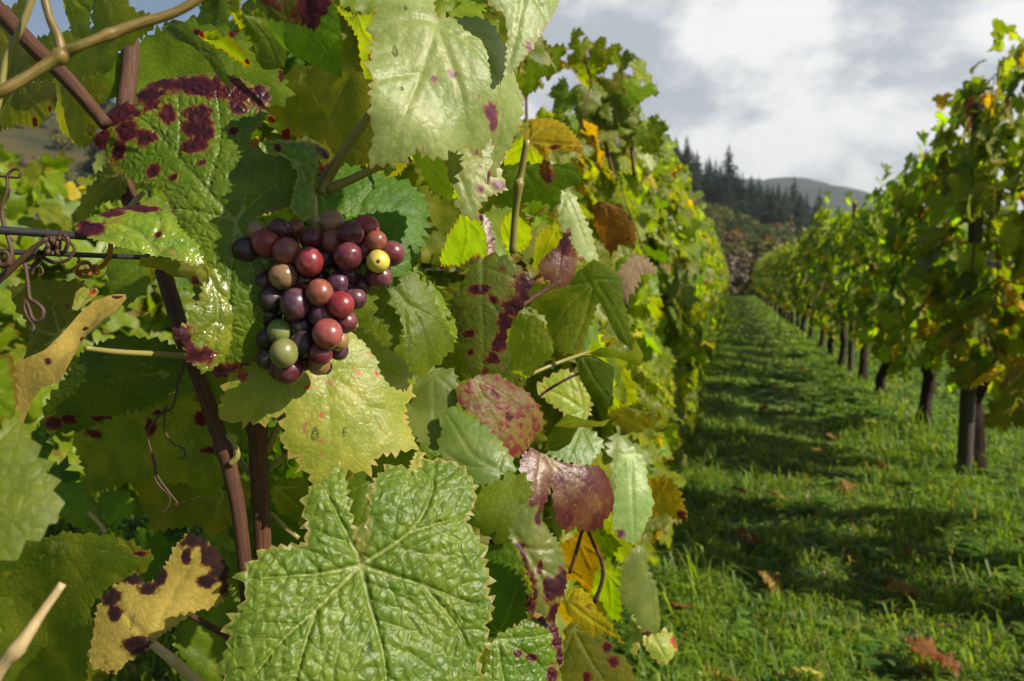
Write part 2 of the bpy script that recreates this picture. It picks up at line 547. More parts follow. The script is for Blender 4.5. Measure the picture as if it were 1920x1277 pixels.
def leaf_geo(poly, J, veins=None, tip=-90., h=.003, teeth=None, spots=(), bend=(0, 0, 0), curl=0., wave=.004, bull=.0,
             groove=.0012, seed=0, fan=(0, 47, -47, 96, -96), side_step=.013):
    """poly, J, veins, spots in metres in the leaf's own plane -> dict of arrays"""
    r_ = np.random.default_rng(seed)
    poly = np.asarray(poly, float)
    J = np.asarray(J, float)
    if teeth:
        poly = serrate(poly, teeth[0], teeth[1], r_)
    lo, hi = poly.min(0), poly.max(0)
    gx = np.arange(lo[0], hi[0], h)
    gy = np.arange(lo[1], hi[1], h * .87)
    G = np.stack(np.meshgrid(gx, gy), -1)
    G[1::2, :, 0] += h / 2
    G = G.reshape(-1, 2) + r_.uniform(-.18, .18, (G.size // 2, 2)) * h
    G = G[inside(G, poly)]
    pa, pb = poly, np.roll(poly, -1, 0)
    if len(G):
        G = G[seg_dist(G, pa, pb) > h * .45]
    allp = np.vstack([poly, G]) if len(G) else poly
    n = len(poly)
    res = delaunay_2d_cdt([Vector(p) for p in allp], [(i, (i + 1) % n) for i in range(n)], [], 1, 1e-7)
    V = np.array([tuple(v) for v in res[0]])
    T = np.array([f for f in res[2] if len(f) == 3])
    cen = V[T].mean(1)
    T = T[inside(cen, poly)]
    d1, d2 = V[T[:, 1]] - V[T[:, 0]], V[T[:, 2]] - V[T[:, 0]]
    flip = (d1[:, 0] * d2[:, 1] - d1[:, 1] * d2[:, 0]) < 0
    T[flip] = T[flip][:, ::-1]
    # veins
    mains = []
    size = np.linalg.norm(hi - lo)
    if veins:
        mains = [np.asarray(v, float) for v in veins]
    else:
        for k, a in enumerate(fan):
            a = R(tip + a + r_.uniform(-5, 5))
            dr = np.array([math.cos(a), math.sin(a)])
            ts = np.linspace(.02, 1, 60) * size
            ins = inside(J + ts[:, None] * dr, poly)
            stop = ts[np.argmin(ins)] if not ins.all() else size
            if not ins[0]:
                ok = np.where(ins)[0]
                stop = ts[ok[-1]] if len(ok) else .15 * size
            pe = np.array([-dr[1], dr[0]]) * r_.uniform(-.06, .06) * stop
            mains.append(np.array([J, J + dr * stop * .5 + pe, J + dr * stop * .97]))
    A1, B1, A2, B2, W1 = [], [], [], [], []
    for mv in mains:
        s = spline(mv, 14)
        A1 += list(s[:-1]); B1 += list(s[1:]); W1 += list(np.linspace(1.75, .55, len(s) - 1) * (1.0 if np.linalg.norm(mv[0] - J) < .004 or not veins else .7))
        L = np.linalg.norm(np.diff(s, axis=0), axis=1).sum()
        k = max(2, int(L / side_step))
        for i in range(1, k):
            t = i / k
            idx = min(int(t * 13), 12)
            p0 = s[idx] + (s[idx + 1] - s[idx]) * (t * 13 - idx)
            d = s[idx + 1] - s[idx]
            ang = math.atan2(d[1], d[0])
            for sg in (1, -1):
                if r_.random() < .12: continue
                a = ang + sg * R(r_.uniform(42, 58))
                ln = min(.55 * L * (1 - t) + .012, .5 * L)
                mid = p0 + np.array([math.cos(a), math.sin(a)]) * ln * .55
                a2 = a - sg * R(14)
                e = mid + np.array([math.cos(a2), math.sin(a2)]) * ln * .45
                A2 += [p0, mid]; B2 += [mid, e]
    v1 = seg_dist(V, np.array(A1), np.array(B1), np.array(W1))
    v2 = seg_dist(V, np.array(A2), np.array(B2)) if A2 else np.full(len(V), 1.)
    ed = seg_dist(V, pa, pb)
    sp = np.zeros(len(V))
    for s in spots:
        q = V - np.array(s[:2])
        rx, ry = (s[2], s[3]) if len(s) > 3 else (s[2], s[2])
        dd = np.sqrt((q[:, 0] / rx) ** 2 + (q[:, 1] / ry) ** 2)
        sp = np.maximum(sp, np.clip(1.0 - .55 * dd, 0, 1))
    a, b = (V - J).T
    w = .5 * bend[0] * a * a + .5 * bend[1] * b * b + bend[2] * a * b
    for k in range(5):
        fx, fy = r_.normal(0, 1, 2) * 34
        w = w + wave * .5 * np.sin(a * fx + b * fy + r_.uniform(0, 6.28)) * np.clip(np.hypot(a, b) / (.35 * size), 0, 1)
    w = w - curl * np.exp(-ed / .008)
    if teeth:
        w = w + r_.normal(0, 1, len(V)) * .0004
    w = w - groove * np.exp(-(v1 / .0013) ** 2) - groove * .22 * np.exp(-(v2 / .0014) ** 2)
    if bull:
        cs = .0054
        nx, ny = int((hi - lo)[0] / cs) + 3, int((hi - lo)[1] / cs) + 3
        S = np.stack(np.meshgrid(np.arange(nx), np.arange(ny)), -1).reshape(-1, 2) * cs + lo - cs
        S = S + r_.uniform(-.42, .42, S.shape) * cs
        dm = np.full(len(V), 9.)
        for s in range(0, len(S), 64):
            dm = np.minimum(dm, np.sqrt(((V[:, None] - S[s:s + 64]) ** 2).sum(2)).min(1))
        w = w + bull * (1 - np.clip(dm / (cs * .75), 0, 1) ** 2) * np.clip(v1 / .0025, .15, 1) * np.clip(v2 / .002, .35, 1)
    return dict(co=V - J, w=w, tri=T, vein=v1, vein2=v2, edge=ed, spot=sp)


def leaf_mesh(name, g, A, B, Nn, mat, flip=False):
    co = g['co'][:, :1] * A + g['co'][:, 1:] * B + g['w'][:, None] * Nn
    T = g['tri'][:, ::-1] if flip else g['tri']
    luv = np.stack([g['co'][:, 0], g['co'][:, 1], np.zeros(len(co))], -1)
    return make_mesh(name, co, np.ascontiguousarray(T), mat,
                     dict(vein=g['vein'], vein2=g['vein2'], edge=g['edge'], spot=g['spot'], luv=luv))


_seed = [100]


def hero_leaf(parent, poly, J, d, n, mat, label=None, veins=None, tip=-90., teeth=(17, 6), spots=(), bend=(0, 0, 0), curl=0.002,
              wave=.004, bull=0., under=False, h=None, groove=.0010, name='leaf'):
    """a leaf with the outline seen in the photograph, set at its own distance d and facing its own way n
    (n = right, up, towards the viewer)"""
    _seed[0] += 1
    p0 = W(J[0], J[1], d)
    Nn = cam_dir(n)
    A = RGT - Nn * np.dot(RGT, Nn); A /= np.linalg.norm(A)
    B = np.cross(Nn, A)

    def loc(q):
        q = np.asarray(q, float)
        u = uv_ray(q[:, 0], q[:, 1])
        ray = FWD + u[:, :1] * RGT + u[:, 1:] * UPV
        t = np.dot(p0 - CAM, Nn) / (ray @ Nn)
        X = CAM + t[:, None] * ray - p0
        return np.stack([X @ A, X @ B], -1)
    px = d / F
    pl = loc(poly)
    r_ = np.random.default_rng(_seed[0])
    if teeth:
        pl_s = serrate(pl, teeth[0] * px, teeth[1] * px, r_)
    else:
        pl_s = pl
    size = np.linalg.norm(pl.max(0) - pl.min(0))
    sp = []
    for s in spots:
        c = loc([s[:2]])[0]
        sp.append((c[0], c[1], s[2] * px * 1.0, (s[3] if len(s) > 3 else s[2]) * px))
    vv = [loc(v) for v in veins] if veins else None
    g = leaf_geo(pl_s, (0, 0), vv, tip, h or max(size / 48, .0018), None, sp, bend, curl, wave, bull, groove, _seed[0])
    g['co'] = g['co']
    me = leaf_mesh(name, g, A, B, Nn, M[mat], under)
    o = obj(name, me, parent, p0 - np.array(parent.matrix_world.translation))
    if label: o['label'] = label
    return o


# ------------------------------------------------------------ leaf templates for the rows
HALF = [(.05, .10), (.13, .27), (.27, .34), (.39, .27), (.37, .12), (.46, .10), (.57, -.02), (.52, -.17), (.33, -.23), (.27, -.31), (.30, -.43), (.20, -.58), (.06, -.70)]


def template(seed, hires):
    r_ = np.random.default_rng(seed)
    hp = np.array(HALF)
    j = lambda: hp * r_.uniform(.88, 1.12, hp.shape)
    a, b = j(), j()
    b[:, 0] *= -1
    poly = np.vstack([[(0, .02)], a, b[::-1]])
    bend = (r_.uniform(-1.6, .8), r_.uniform(-1.4, .6), r_.uniform(-.5, .5))
    if hires:
        g = leaf_geo(poly, (0, 0), h=.085, teeth=(.085, .04), bend=bend, curl=.03, wave=.05, seed=seed, side_step=.12, groove=0)
    else:
        g = leaf_geo(poly, (0, 0), h=.22, teeth=None, bend=bend, curl=.02, wave=.05, seed=seed, side_step=.3, groove=0)
    g['bb'] = (poly.min(0), poly.max(0))
    return g


TEMP_HI = [template(900 + i, True) for i in range(10)]
TEMP_LO = [template(950 + i, False) for i in range(8)]
ROWMATS = ['green', 'lime', 'dull', 'teal', 'yellow', 'brown', 'dark', 'pale', 'darkred', 'sunny']


def row_leaves(n, y0, y1, zlo, ztop, xc, half, seed, weights, size=(.085, .15), shoots=False, lowcol=None):
    """random poses for the leaves of one vine: list of (pos, A, B, N, size, material)"""
    r_ = np.random.default_rng(seed)
    out = []
    weights = np.array(weights, float) / sum(weights)
    ph = r_.uniform(0, 6, 4)
    while len(out) < n:
        y = r_.uniform(y0, y1)
        top = ztop + .10 * math.sin(y * 3.1 + ph[0]) + .08 * math.sin(y * 7.3 + ph[1]) + r_.normal(0, .05)
        low = zlo + .10 * math.sin(y * 4.7 + ph[2])
        z = low + (top - low) * r_.random() ** .92
        up_ = False
        if shoots and r_.random() < .10:
            y = y0 + (y1 - y0) * (r_.integers(4) + .5) / 4 + r_.normal(0, .05)
            z = top - .1 + r_.uniform(0, .42) * (.6 + .4 * math.sin(y * 5 + ph[3]))
            up_ = True
        hw = half * (1.0 - .55 * max(0, (z - low) / (top - low) - .55) / .45) * (.85 + .3 * math.sin(z * 5 + y * 2.3 + ph[3]))
        s = 1 if r_.random() < .5 else -1
        x = xc + s * hw * (1 - .55 * r_.random() ** 2)
        if up_: x = xc + r_.normal(0, .06)
        nn = np.array([s * .85, r_.normal(0, .45), .35]) + r_.normal(0, .38, 3)
        nn /= np.linalg.norm(nn)
        dn = np.array([r_.normal(0, .45), r_.normal(0, .5), -1.0])
        B = -(dn - nn * np.dot(dn, nn)); B /= np.linalg.norm(B)
        A = np.cross(B, nn)
        sz = r_.uniform(*size) * (1.0 if z < top - .25 else .75)
        wts = weights
        if lowcol is not None and z < low + .45:
            wts = np.array(lowcol, float) / sum(lowcol)
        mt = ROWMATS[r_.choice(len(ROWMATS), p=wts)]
        out.append((np.array([x, y, z]), A, B, nn, sz, mt))
    return out


def foliage_mesh(name, leaves, temps, seed, origin=(0, 0, 0)):
    r_ = np.random.default_rng(seed)
    V, T, MI, at, o = [], [], [], {k: [] for k in ('vein', 'vein2', 'edge', 'spot', 'luv')}, 0
    for (p, A, B, nn, s, mt) in leaves:
        g = temps[r_.integers(len(temps))]
        co = (g['co'][:, :1] * A + g['co'][:, 1:] * B + g['w'][:, None] * nn) * s + p - np.asarray(origin)
        V.append(co); T.append(g['tri'] + o); o += len(co)
        MI += [ROWMATS.index(mt)] * len(g['tri'])
        for k in ('vein', 'vein2', 'edge'):
            at[k].append(g[k] * s)
        at['spot'].append(np.zeros(len(co)))
        at['luv'].append(np.concatenate([g['co'] * s, np.full((len(co), 1), r_.uniform(0, 9))], 1))
    return make_mesh(name, np.vstack(V), np.vstack(T), [M[m] for m in ROWMATS],
                     {k: np.concatenate(v) for k, v in at.items()}, mat_idx=MI)


_single = {}


def single_leaf(parent, leaf, seed):
    """one leaf of a vine as a part of its own; shape variants share mesh data"""
    p, A, B, nn, s, mt = leaf
    r_ = np.random.default_rng(seed)
    k = int(r_.integers(len(TEMP_HI)))
    q = round(s / .02) * .02
    key = (k, mt, q)
    if key not in _single:
        g = TEMP_HI[k]
        g2 = {a: (g[a] * q if a in ('co', 'w', 'vein', 'vein2', 'edge') else g[a]) for a in ('co', 'w', 'vein', 'vein2', 'edge', 'spot', 'tri')}
        _single[key] = leaf_mesh('leaf', g2, np.array([1., 0, 0]), np.array([0, 1., 0]), np.array([0, 0, 1.]), M[mt])
    o = bpy.data.objects.new('leaf', _single[key])
    C.objects.link(o)
    o.parent = parent
    mw = Matrix([[A[0], B[0], nn[0]], [A[1], B[1], nn[1]], [A[2], B[2], nn[2]]]).to_4x4()
    mw.translation = Vector(p) - parent.matrix_world.translation
    o.matrix_local = mw
    return o


# ------------------------------------------------------------ ground, hills
gm, nt = new_mat('ground_soil_grass')
L = nt.links
tcg = N(nt, 'ShaderNodeTexCoord').outputs['Object']
g1 = mixc(nt, ramp(nt, noise(nt, tcg, 1.3, 6), .4, .62), (.035, .075, .010), (.07, .12, .016))
g1 = mixc(nt, ramp(nt, noise(nt, tcg, 7, 5, .6), .60, .74), g1, (.075, .055, .028))
pg = N(nt, 'ShaderNodeBsdfPrincipled', i_Roughness=.9)
L.new(g1, pg.inputs['Base Color'])
bpg = N(nt, 'ShaderNodeBump', i_Strength=.8, i_Distance=.04)
L.new(noise(nt, tcg, 18, 5, .7), bpg.inputs['Height'])
L.new(bpg.outputs[0], pg.inputs['Normal'])
L.new(pg.outputs[0], N(nt, 'ShaderNodeOutputMaterial').inputs[0])
gx = np.concatenate([-np.geomspace(1700, 6, 14), np.linspace(-5, 6, 45), np.geomspace(7, 1700, 14)])
gy = np.concatenate([-np.geomspace(300, 4, 10), np.linspace(-3, 14, 70), np.geomspace(15, 1700, 18)])
GX, GY = np.meshgrid(gx, gy)
near = np.exp(-((GX / 8) ** 2 + ((GY - 5) / 12) ** 2))
GZ = near * (.018 * np.sin(GX * 3.1 + GY * 1.3) + .015 * np.sin(GY * 4.3 - GX * 2.2)) - .012
nx_, ny_ = len(gx), len(gy)
idx = np.arange(nx_ * ny_).reshape(ny_, nx_)
quads = np.stack([idx[:-1, :-1], idx[:-1, 1:], idx[1:, 1:], idx[1:, :-1]], -1).reshape(-1, 4)
ground = obj('ground', make_mesh('ground', np.stack([GX, GY, GZ], -1).reshape(-1, 3), quads, gm))
tag(ground, 'green vineyard ground under the grass', 'ground', kind='structure')


def hill_mesh(name, r0, r1, r2, prof, mat, th0, th1, seed, rough=1.0):
    """ridge given by its elevation (degrees) along the azimuth from the row direction"""
    r_ = np.random.default_rng(seed)
    th = np.linspace(th0, th1, 140)
    rs = np.concatenate([np.linspace(r0, r1, 26), np.linspace(r1 * 1.04, r2, 12)])
    el = np.interp(th, [p[0] for p in prof], [p[1] for p in prof])
    V = []
    ph = r_.uniform(0, 6, 6)
    for r in rs:
        t = min(1, (r - r0) / (r1 - r0))
        s = t * t * (3 - 2 * t)
        hgt = np.tan(np.radians(el)) * r1 * s + (0 if r <= r1 else -(r - r1) * .12)
        hgt = hgt + rough * s * (np.sin(np.radians(th) * 23 + r * .02 + ph[0]) + .6 * np.sin(np.radians(th) * 51 - r * .05 + ph[1]))
        V.append(np.stack([r * np.sin(np.radians(th)), r * np.cos(np.radians(th)), hgt - .6 + 0 * th], -1))
    V = np.array(V)
    a, b = V.shape[:2]
    idx = np.arange(a * b).reshape(a, b)
    q = np.stack([idx[:-1, :-1], idx[:-1, 1:], idx[1:, 1:], idx[1:, :-1]], -1).reshape(-1, 4)
    o = obj(name, make_mesh(name, V.reshape(-1, 3), q, mat))
    return o, V, th, rs


hillm = simple_mat('hill_undergrowth', (.030, .038, .016), (.075, .060, .024), scale=.09, rough=.95, bump=.6, bdist=1.5, spec=.1)
farm = simple_mat('far_forest', (.012, .022, .020), (.026, .042, .032), scale=.05, rough=.95, bump=.8, bdist=6, spec=.1)
PROF = [(-95, 9), (-60, 10), (-44, 10), (-30, 10.5), (-12, 8.2), (-6, 6.9), (-2, 5.1), (1, 3.9), (4, 2.6), (7, 1.2), (10, .6), (14, .5), (40, .4), (70, .4)]
hill, HV, HTH, HRS = hill_mesh('wooded_hill', 62, 200, 420, PROF, hillm, -95, 70, 3)
tag(hill, 'wooded hillside rising behind the vineyard', 'hill', kind='structure')
PROF2 = [(-95, 4), (-40, 5), (-5, 6.0), (2, 6.3), (6, 5.9), (9, 5.0), (12, 4.0), (17, 3.6), (24, 2.6), (45, 3.2), (70, 3.0)]
fh, FV, FTH, FRS = hill_mesh('far_hill', 450, 1100, 1500, PROF2, farm, -95, 70, 5, rough=6)
tag(fh, 'far blue forested ridge in the haze', 'hill', kind='structure')


def hill_z(th, r):
    i = np.interp(th, HTH, np.arange(len(HTH)))
    j = np.interp(r, HRS, np.arange(len(HRS)))
    i0, j0 = int(i), int(j)
    return float(HV[min(j0, len(HRS) - 1), min(i0, len(HTH) - 1), 2])


def treem(name, c1, c2, tr=.25):
    return simple_mat(name, c1, c2, scale=.9, rough=.8, bump=0, spec=.15, translucent=tr, tcol=(1.6, 1.6, .5))


TM = dict(conifer=treem('conifer_needles', (.012, .028, .018), (.028, .050, .028), .12),
          olive=treem('olive_foliage', (.075, .085, .020), (.13, .125, .03)),
          orange=treem('orange_foliage', (.13, .075, .02), (.20, .11, .03)),
          green=treem('green_foliage', (.045, .075, .018), (.08, .11, .024)),
          bare=treem('bare_twigs', (.11, .085, .06), (.17, .13, .095), .1),
          trunk=simple_mat('tree_trunk_bark', (.03, .022, .016), (.07, .052, .038), scale=2, rough=.9, bump=.4, bdist=.05))


def conifer_geo(seed, hgt=16.):
    r_ = np.random.default_rng(seed)
    V, T = [], []
    lv = 26
    for i in range(lv):
        t = i / (lv - 1)
        z = hgt * (.12 + .87 * t)
        rad = hgt * .235 * (1 - t) ** .8 * r_.uniform(.8, 1.2) + .12
        k = int(9 + 7 * (1 - t))
        for j in range(k):
            a = r_.uniform(0, 2 * np.pi)
            rr = rad * r_.uniform(.65, 1.2)
            dr = np.array([math.cos(a), math.sin(a), 0])
            pe = np.array([-dr[1], dr[0], 0])
            base = np.array([0, 0, z + r_.uniform(-.2, .2)])
            wd = rr * .34
            drop = -.32 * rr
            for s in range(3):
                f0 = s / 3
                f1 = (s + 1.25) / 3
                w0 = wd * r_.uniform(.6, 1.3)
                p = base + dr * rr * f0 + np.array([0, 0, drop * f0])
                q = base + dr * rr * f1 + np.array([0, 0, drop * f1 + r_.uniform(-.2, .1)])
                o = len(V)
                V += [p, (p + q) / 2 + pe * w0 - np.array([0, 0, .25 * wd]), q, (p + q) / 2 - pe * w0 - np.array([0, 0, .25 * wd])]
                T += [(o, o + 1, o + 2), (o, o + 2, o + 3)]
    return np.array(V), np.array(T)


def crown_geo(seed, rad=3.5, hgt=7., n=900, leaf=.42):
    r_ = np.random.default_rng(seed)
    cl = r_.normal(0, 1, (9, 3)); cl /= np.linalg.norm(cl, axis=1)[:, None]
    cl = cl * r_.uniform(.35, .75, (9, 1)) * np.array([rad, rad, hgt * .38]) + np.array([0, 0, hgt * .58])
    cr = r_.uniform(.32, .55, 9) * rad
    V, T = [], []
    for i in range(n):
        k = r_.integers(9)
        d = r_.normal(0, 1, 3); d /= np.linalg.norm(d)
        p = cl[k] + d * cr[k] * r_.uniform(.55, 1.05)
        nn = d + r_.normal(0, .6, 3); nn /= np.linalg.norm(nn)
        u = np.cross(nn, r_.normal(0, 1, 3)); u /= np.linalg.norm(u)
        v = np.cross(nn, u)
        s = leaf * r_.uniform(.6, 1.5)
        o = len(V)
        V += [p + u * s, p + v * s * .7, p - u * s * .9, p - v * s * .6]
        T += [(o, o + 1, o + 2), (o, o + 2, o + 3)]
    return np.array(V), np.array(T)


def trunk_mesh(hgt, r):
    v, f, a = tube_geo([(0, 0, -.4), (.05, 0, hgt * .5), (0, .05, hgt)], [r, r * .7, r * .2], sides=7, n=8, rough=.1)
    return make_mesh('trunk', v, f, TM['trunk'], {'tubeco': a})


CON = [make_mesh('crown', *conifer_geo(40 + i), TM['conifer'], smooth=False) for i in range(3)]
CONT = trunk_mesh(13, .28)


def place_tree(name, crown, trunk, th, r, s, label, cat, group=None, sink=0.0):
    p = (r * math.sin(R(th)), r * math.cos(R(th)), hill_z(th, r) - sink)
    o = empty(name, p, label, cat, group, rz=random.uniform(0, 6.28))
    for nm, me in (('crown', crown), ('trunk', trunk)):
        c = obj(nm, me, o)
        c.scale = (s, s, s)
    return o


# skyline conifers: (azimuth, distance, scale)
skyline = [(-3.2, 196, 1.0), (-2.5, 190, .70), (-1.9, 198, .62), (-1.1, 196, .66), (-.4, 200, 1.22), (.35, 190, .66), (1.0, 196, .60),
           (2.3, 192, .72), (2.9, 197, .84), (3.4, 190, .78), (3.9, 196, 1.06), (4.4, 192, .74), (4.9, 198, .66), (5.5, 194, .95), (6.1, 190, .72),
           (6.7, 196, .80), (7.3, 188, .62), (8.0, 194, .6)]
for i, (t, r, s) in enumerate(skyline):
    lab = 'dark green pointed conifer standing on the wooded ridge'
    if i == 4: lab = 'tallest and broadest dark conifer, alone above the ridge line'
    if i == 10: lab = 'slim tall conifer in the middle of the dark stand on the ridge'
    if i == 0: lab = 'dark conifer on the ridge nearest to the lit left vine row'
    place_tree('conifer_tree', CON[i % 3], CONT, t, r, s * .92, lab, 'tree', 'conifers on the wooded ridge')

# the mass of the wood: one object
crowns = {k: [crown_geo(60 + 7 * i + j, n=420) for j in range(2)] for i, k in enumerate(('olive', 'orange', 'green', 'bare'))}
con_g = [conifer_geo(80 + i) for i in range(2)]
V, T, MI, o_ = [], [], [], 0
wk = ['conifer', 'olive', 'orange', 'green', 'bare']
rw = np.random.default_rng(5)
for i in range(900):
    th = rw.uniform(-62, 34) if i > 330 else rw.uniform(-6, 11)
    r = rw.uniform(66, 205)
    t = (r - 62) / 138
    if th > 12 and r > 150: continue
    if -7 < th < 12:
        kind = 'conifer' if (t > .55 and rw.random() < .9) else rw.choice(['olive', 'olive', 'olive', 'green', 'orange', 'bare', 'green'])
    else:
        kind = rw.choice(['olive', 'orange', 'bare', 'green', 'conifer', 'bare', 'olive'])
    s = rw.uniform(.7, 1.1) * (.55 + .35 * t)
    vv, tt = con_g[rw.integers(2)] if kind == 'conifer' else crowns[kind][rw.integers(2)]
    if kind == 'conifer': s = rw.uniform(.42, .72)
    a = rw.uniform(0, 6.28)
    ca, sa = math.cos(a), math.sin(a)
    q = np.stack([vv[:, 0] * ca - vv[:, 1] * sa, vv[:, 0] * sa + vv[:, 1] * ca, vv[:, 2]], -1) * s
    q = q + np.array([r * math.sin(R(th)), r * math.cos(R(th)), hill_z(th, r)])
    V.append(q); T.append(tt + o_); o_ += len(q); MI += [wk.index(kind)] * len(tt)
wood = obj('woodland', make_mesh('woodland', np.vstack(V), np.vstack(T), [TM[k] for k in wk], mat_idx=MI, smooth=False))
tag(wood, 'mixed autumn woodland of conifers and turning broadleaf trees covering the hillside', 'woodland', kind='stuff')

# brown bare bushes where the path ends
BUSH = [make_mesh('crown', *crown_geo(200 + i, rad=1.5, hgt=4.2, n=900, leaf=.16), TM[k], smooth=False) for i, k in enumerate(('bare', 'olive', 'orange'))]
BUSHT = trunk_mesh(2.4, .07)
for i, (x, y, s, k) in enumerate([(-.9, 55, 1.0, 0), (.6, 57, 1.1, 0), (2.2, 56, .95, 1), (3.5, 60, 1.2, 2), (-2.6, 58, 1.2, 0), (1.4, 62, 1.5, 1), (5.2, 59, 1.1, 1), (-.2, 52, .62, 0), (.9, 52.5, .55, 1), (-1.5, 53, .6, 1), (2.0, 53, .6, 0)]):
    lab = ['grey brown bare bush at the end of the grass path', 'olive bush among the bare bushes at the end of the path',
           'rusty orange bush behind the far end of the right vine row'][k]
    o = empty('bush', (x, y, 0), lab, 'bush', 'bushes at the end of the path', rz=i * 1.3)
    for nm, me in (('crown', BUSH[k]), ('trunk', BUSHT)):
        c = obj(nm, me, o); c.scale = (s * 1.25, s * 1.25, s * .95)
        if nm == 'crown': c.location = (0, 0, -.9 * s)

# ------------------------------------------------------------ grass
gr, nt = new_mat('grass_blades')
L = nt.links
gc = attr(nt, 'tint', 'Vector')
p_ = N(nt, 'ShaderNodeBsdfPrincipled', i_Roughness=.55)
p_.inputs['Specular IOR Level'].default_value = .5
L.new(gc, p_.inputs['Base Color'])
tr_ = N(nt, 'ShaderNodeBsdfTranslucent')
L.new(mixc(nt, 1.0, gc, (2.1, 2.0, .6), 'MULTIPLY'), tr_.inputs['Color'])
mx_ = N(nt, 'ShaderNodeMixShader')
mx_.inputs[0].default_value = .45
L.new(p_.outputs[0], mx_.inputs[1]); L.new(tr_.outputs[0], mx_.inputs[2])
L.new(mx_.outputs[0], N(nt, 'ShaderNodeOutputMaterial').inputs[0])


def ground_z(x, y):
    nr = np.exp(-((x / 8) ** 2 + ((y - 5) / 12) ** 2))
    return nr * (.018 * np.sin(x * 3.1 + y * 1.3) + .015 * np.sin(y * 4.3 - x * 2.2)) - .012


def blades(n, x0, x1, y0, y1, hgt, wid, seed, power=1.0, broad=0.0):
    r_ = np.random.default_rng(seed)
    x = r_.uniform(x0, x1, n)
    y = y0 + (y1 - y0) * r_.random(n) ** power
    # tufts
    cl = np.sin(x * 9.1 + np.sin(y * 7.7) * 2) * np.sin(y * 8.3 + np.sin(x * 6.1) * 2)
    track = np.exp(-((x - .55) / .28) ** 2)
    hs = hgt * (.55 + .45 * r_.random(n)) * (1 + .5 * cl) * (1 - .45 * track) * (1 + .5 * np.exp(-((x - 1.35) / .25) ** 2) + .4 * np.exp(-((x + .15) / .2) ** 2))
    ww = wid * r_.uniform(.6, 1.5, n)
    bm = r_.random(n) < broad
    ww[bm] *= 4.5; hs[bm] *= .55
    az = r_.uniform(0, 2 * np.pi, n)
    lean = r_.uniform(.3, 1.35, n)
    dx, dy = np.cos(az), np.sin(az)
    base = np.stack([x, y, ground_z(x, y)], -1)
    side = np.stack([-dy, dx, np.zeros(n)], -1) * ww[:, None]
    dirn = np.stack([dx, dy, np.zeros(n)], -1)
    up = np.array([0, 0, 1.])
    m1 = base + up * (hs * .55)[:, None] + dirn * (hs * lean * .25)[:, None]
    tp = base + up * (hs * np.maximum(1 - .5 * lean, .25))[:, None] + dirn * (hs * lean * .85)[:, None]
    V = np.stack([base - side * .8, base + side * .8, m1 + side, m1 - side, tp], 1).reshape(-1, 3)
    o = np.arange(n)[:, None] * 5
    T = np.concatenate([o + [0, 1, 2], o + [0, 2, 3], o + [3, 2, 4]], 0)
    cA, cB, cC = np.array([.045, .12, .010]), np.array([.225, .32, .018]), np.array([.26, .20, .07])
    k = np.clip(r_.normal(.42, .26, n) + .32 * cl, 0, 1)[:, None]
    col = cA * (1 - k) + cB * k
    dry = r_.random(n) < .03 + .08 * track
    col[dry] = cC
    return V, T, np.repeat(col, 5, 0)


def rosettes(n, x0, x1, y0, y1, seed, size=.06):
    """low weeds: dandelion, plantain and clover like tufts of broad leaves"""
    r_ = np.random.default_rng(seed)
    V, T, K, o = [], [], [], 0
    prof = [(0, .12), (.3, .55), (.6, 1.0), (.85, .75), (1.0, .05)]
    for i in range(n):
        x, y = r_.uniform(x0, x1), y0 + (y1 - y0) * r_.random() ** 1.3
        if abs(x - .55) < .35 and r_.random() < .5: continue
        z = float(ground_z(x, y))
        sz = size * r_.uniform(.5, 1.5)
        tone = r_.uniform(0, 1)
        col = np.array([.05, .13, .012]) * (1 - tone) + np.array([.16, .27, .02]) * tone
        for k in range(r_.integers(4, 9)):
            a = r_.uniform(0, 6.283)
            d = np.array([math.cos(a), math.sin(a), 0]); q = np.array([-d[1], d[0], 0])
            L_ = sz * r_.uniform(.6, 1.3)
            wd = L_ * r_.uniform(.14, .30)
            rise = r_.uniform(.35, 1.1)
            for t, w_ in prof:
                c = np.array([x, y, z]) + d * L_ * t + np.array([0, 0, L_ * (rise * t - .75 * rise * t * t) + .015])
                V += [c - q * wd * w_, c + q * wd * w_]
            for m in range(4):
                b = o + 2 * m
                T += [(b, b + 1, b + 3), (b, b + 3, b + 2)]
            K += [col * r_.uniform(.8, 1.25)] * 10
            o += 10
    return np.array(V), np.array(T), np.array(K)


sets = [blades(62000, -.9, 2.8, 1.2, 5.5, .075, .0028, 1, 1.0, .06),
        blades(6000, -.9, 2.8, 1.2, 6.5, .16, .0032, 9, 1.0, .0),
        blades(46000, -.8, 4.2, 5.5, 14, .085, .0055, 2, 1.4, .06),
        blades(26000, -.8, 5, 14, 50, .11, .015, 3, 1.6, .0),
        blades(16000, -4.5, -.6, .3, 6, .12, .005, 4, 1.0, .1),
        blades(9000, 3.0, 12, 5, 30, .12, .014, 5, 1.2, .05),
        rosettes(1500, -.5, 2.4, 1.4, 7, 21, .048), rosettes(500, .95, 1.9, 2.0, 9, 22, .09), rosettes(600, -.5, 3, 7, 18, 23, .12)]
V, T, K, o_ = [], [], [], 0
for v, t, c in sets:
    V.append(v); T.append(t + o_); K.append(c); o_ += len(v)
grass = obj('grass', make_mesh('grass', np.vstack(V), np.vstack(T), gr, {'tint': np.vstack(K)}, smooth=False))
tag(grass, 'lush green grass and weeds on the path between the vine rows', 'grass', kind='stuff')

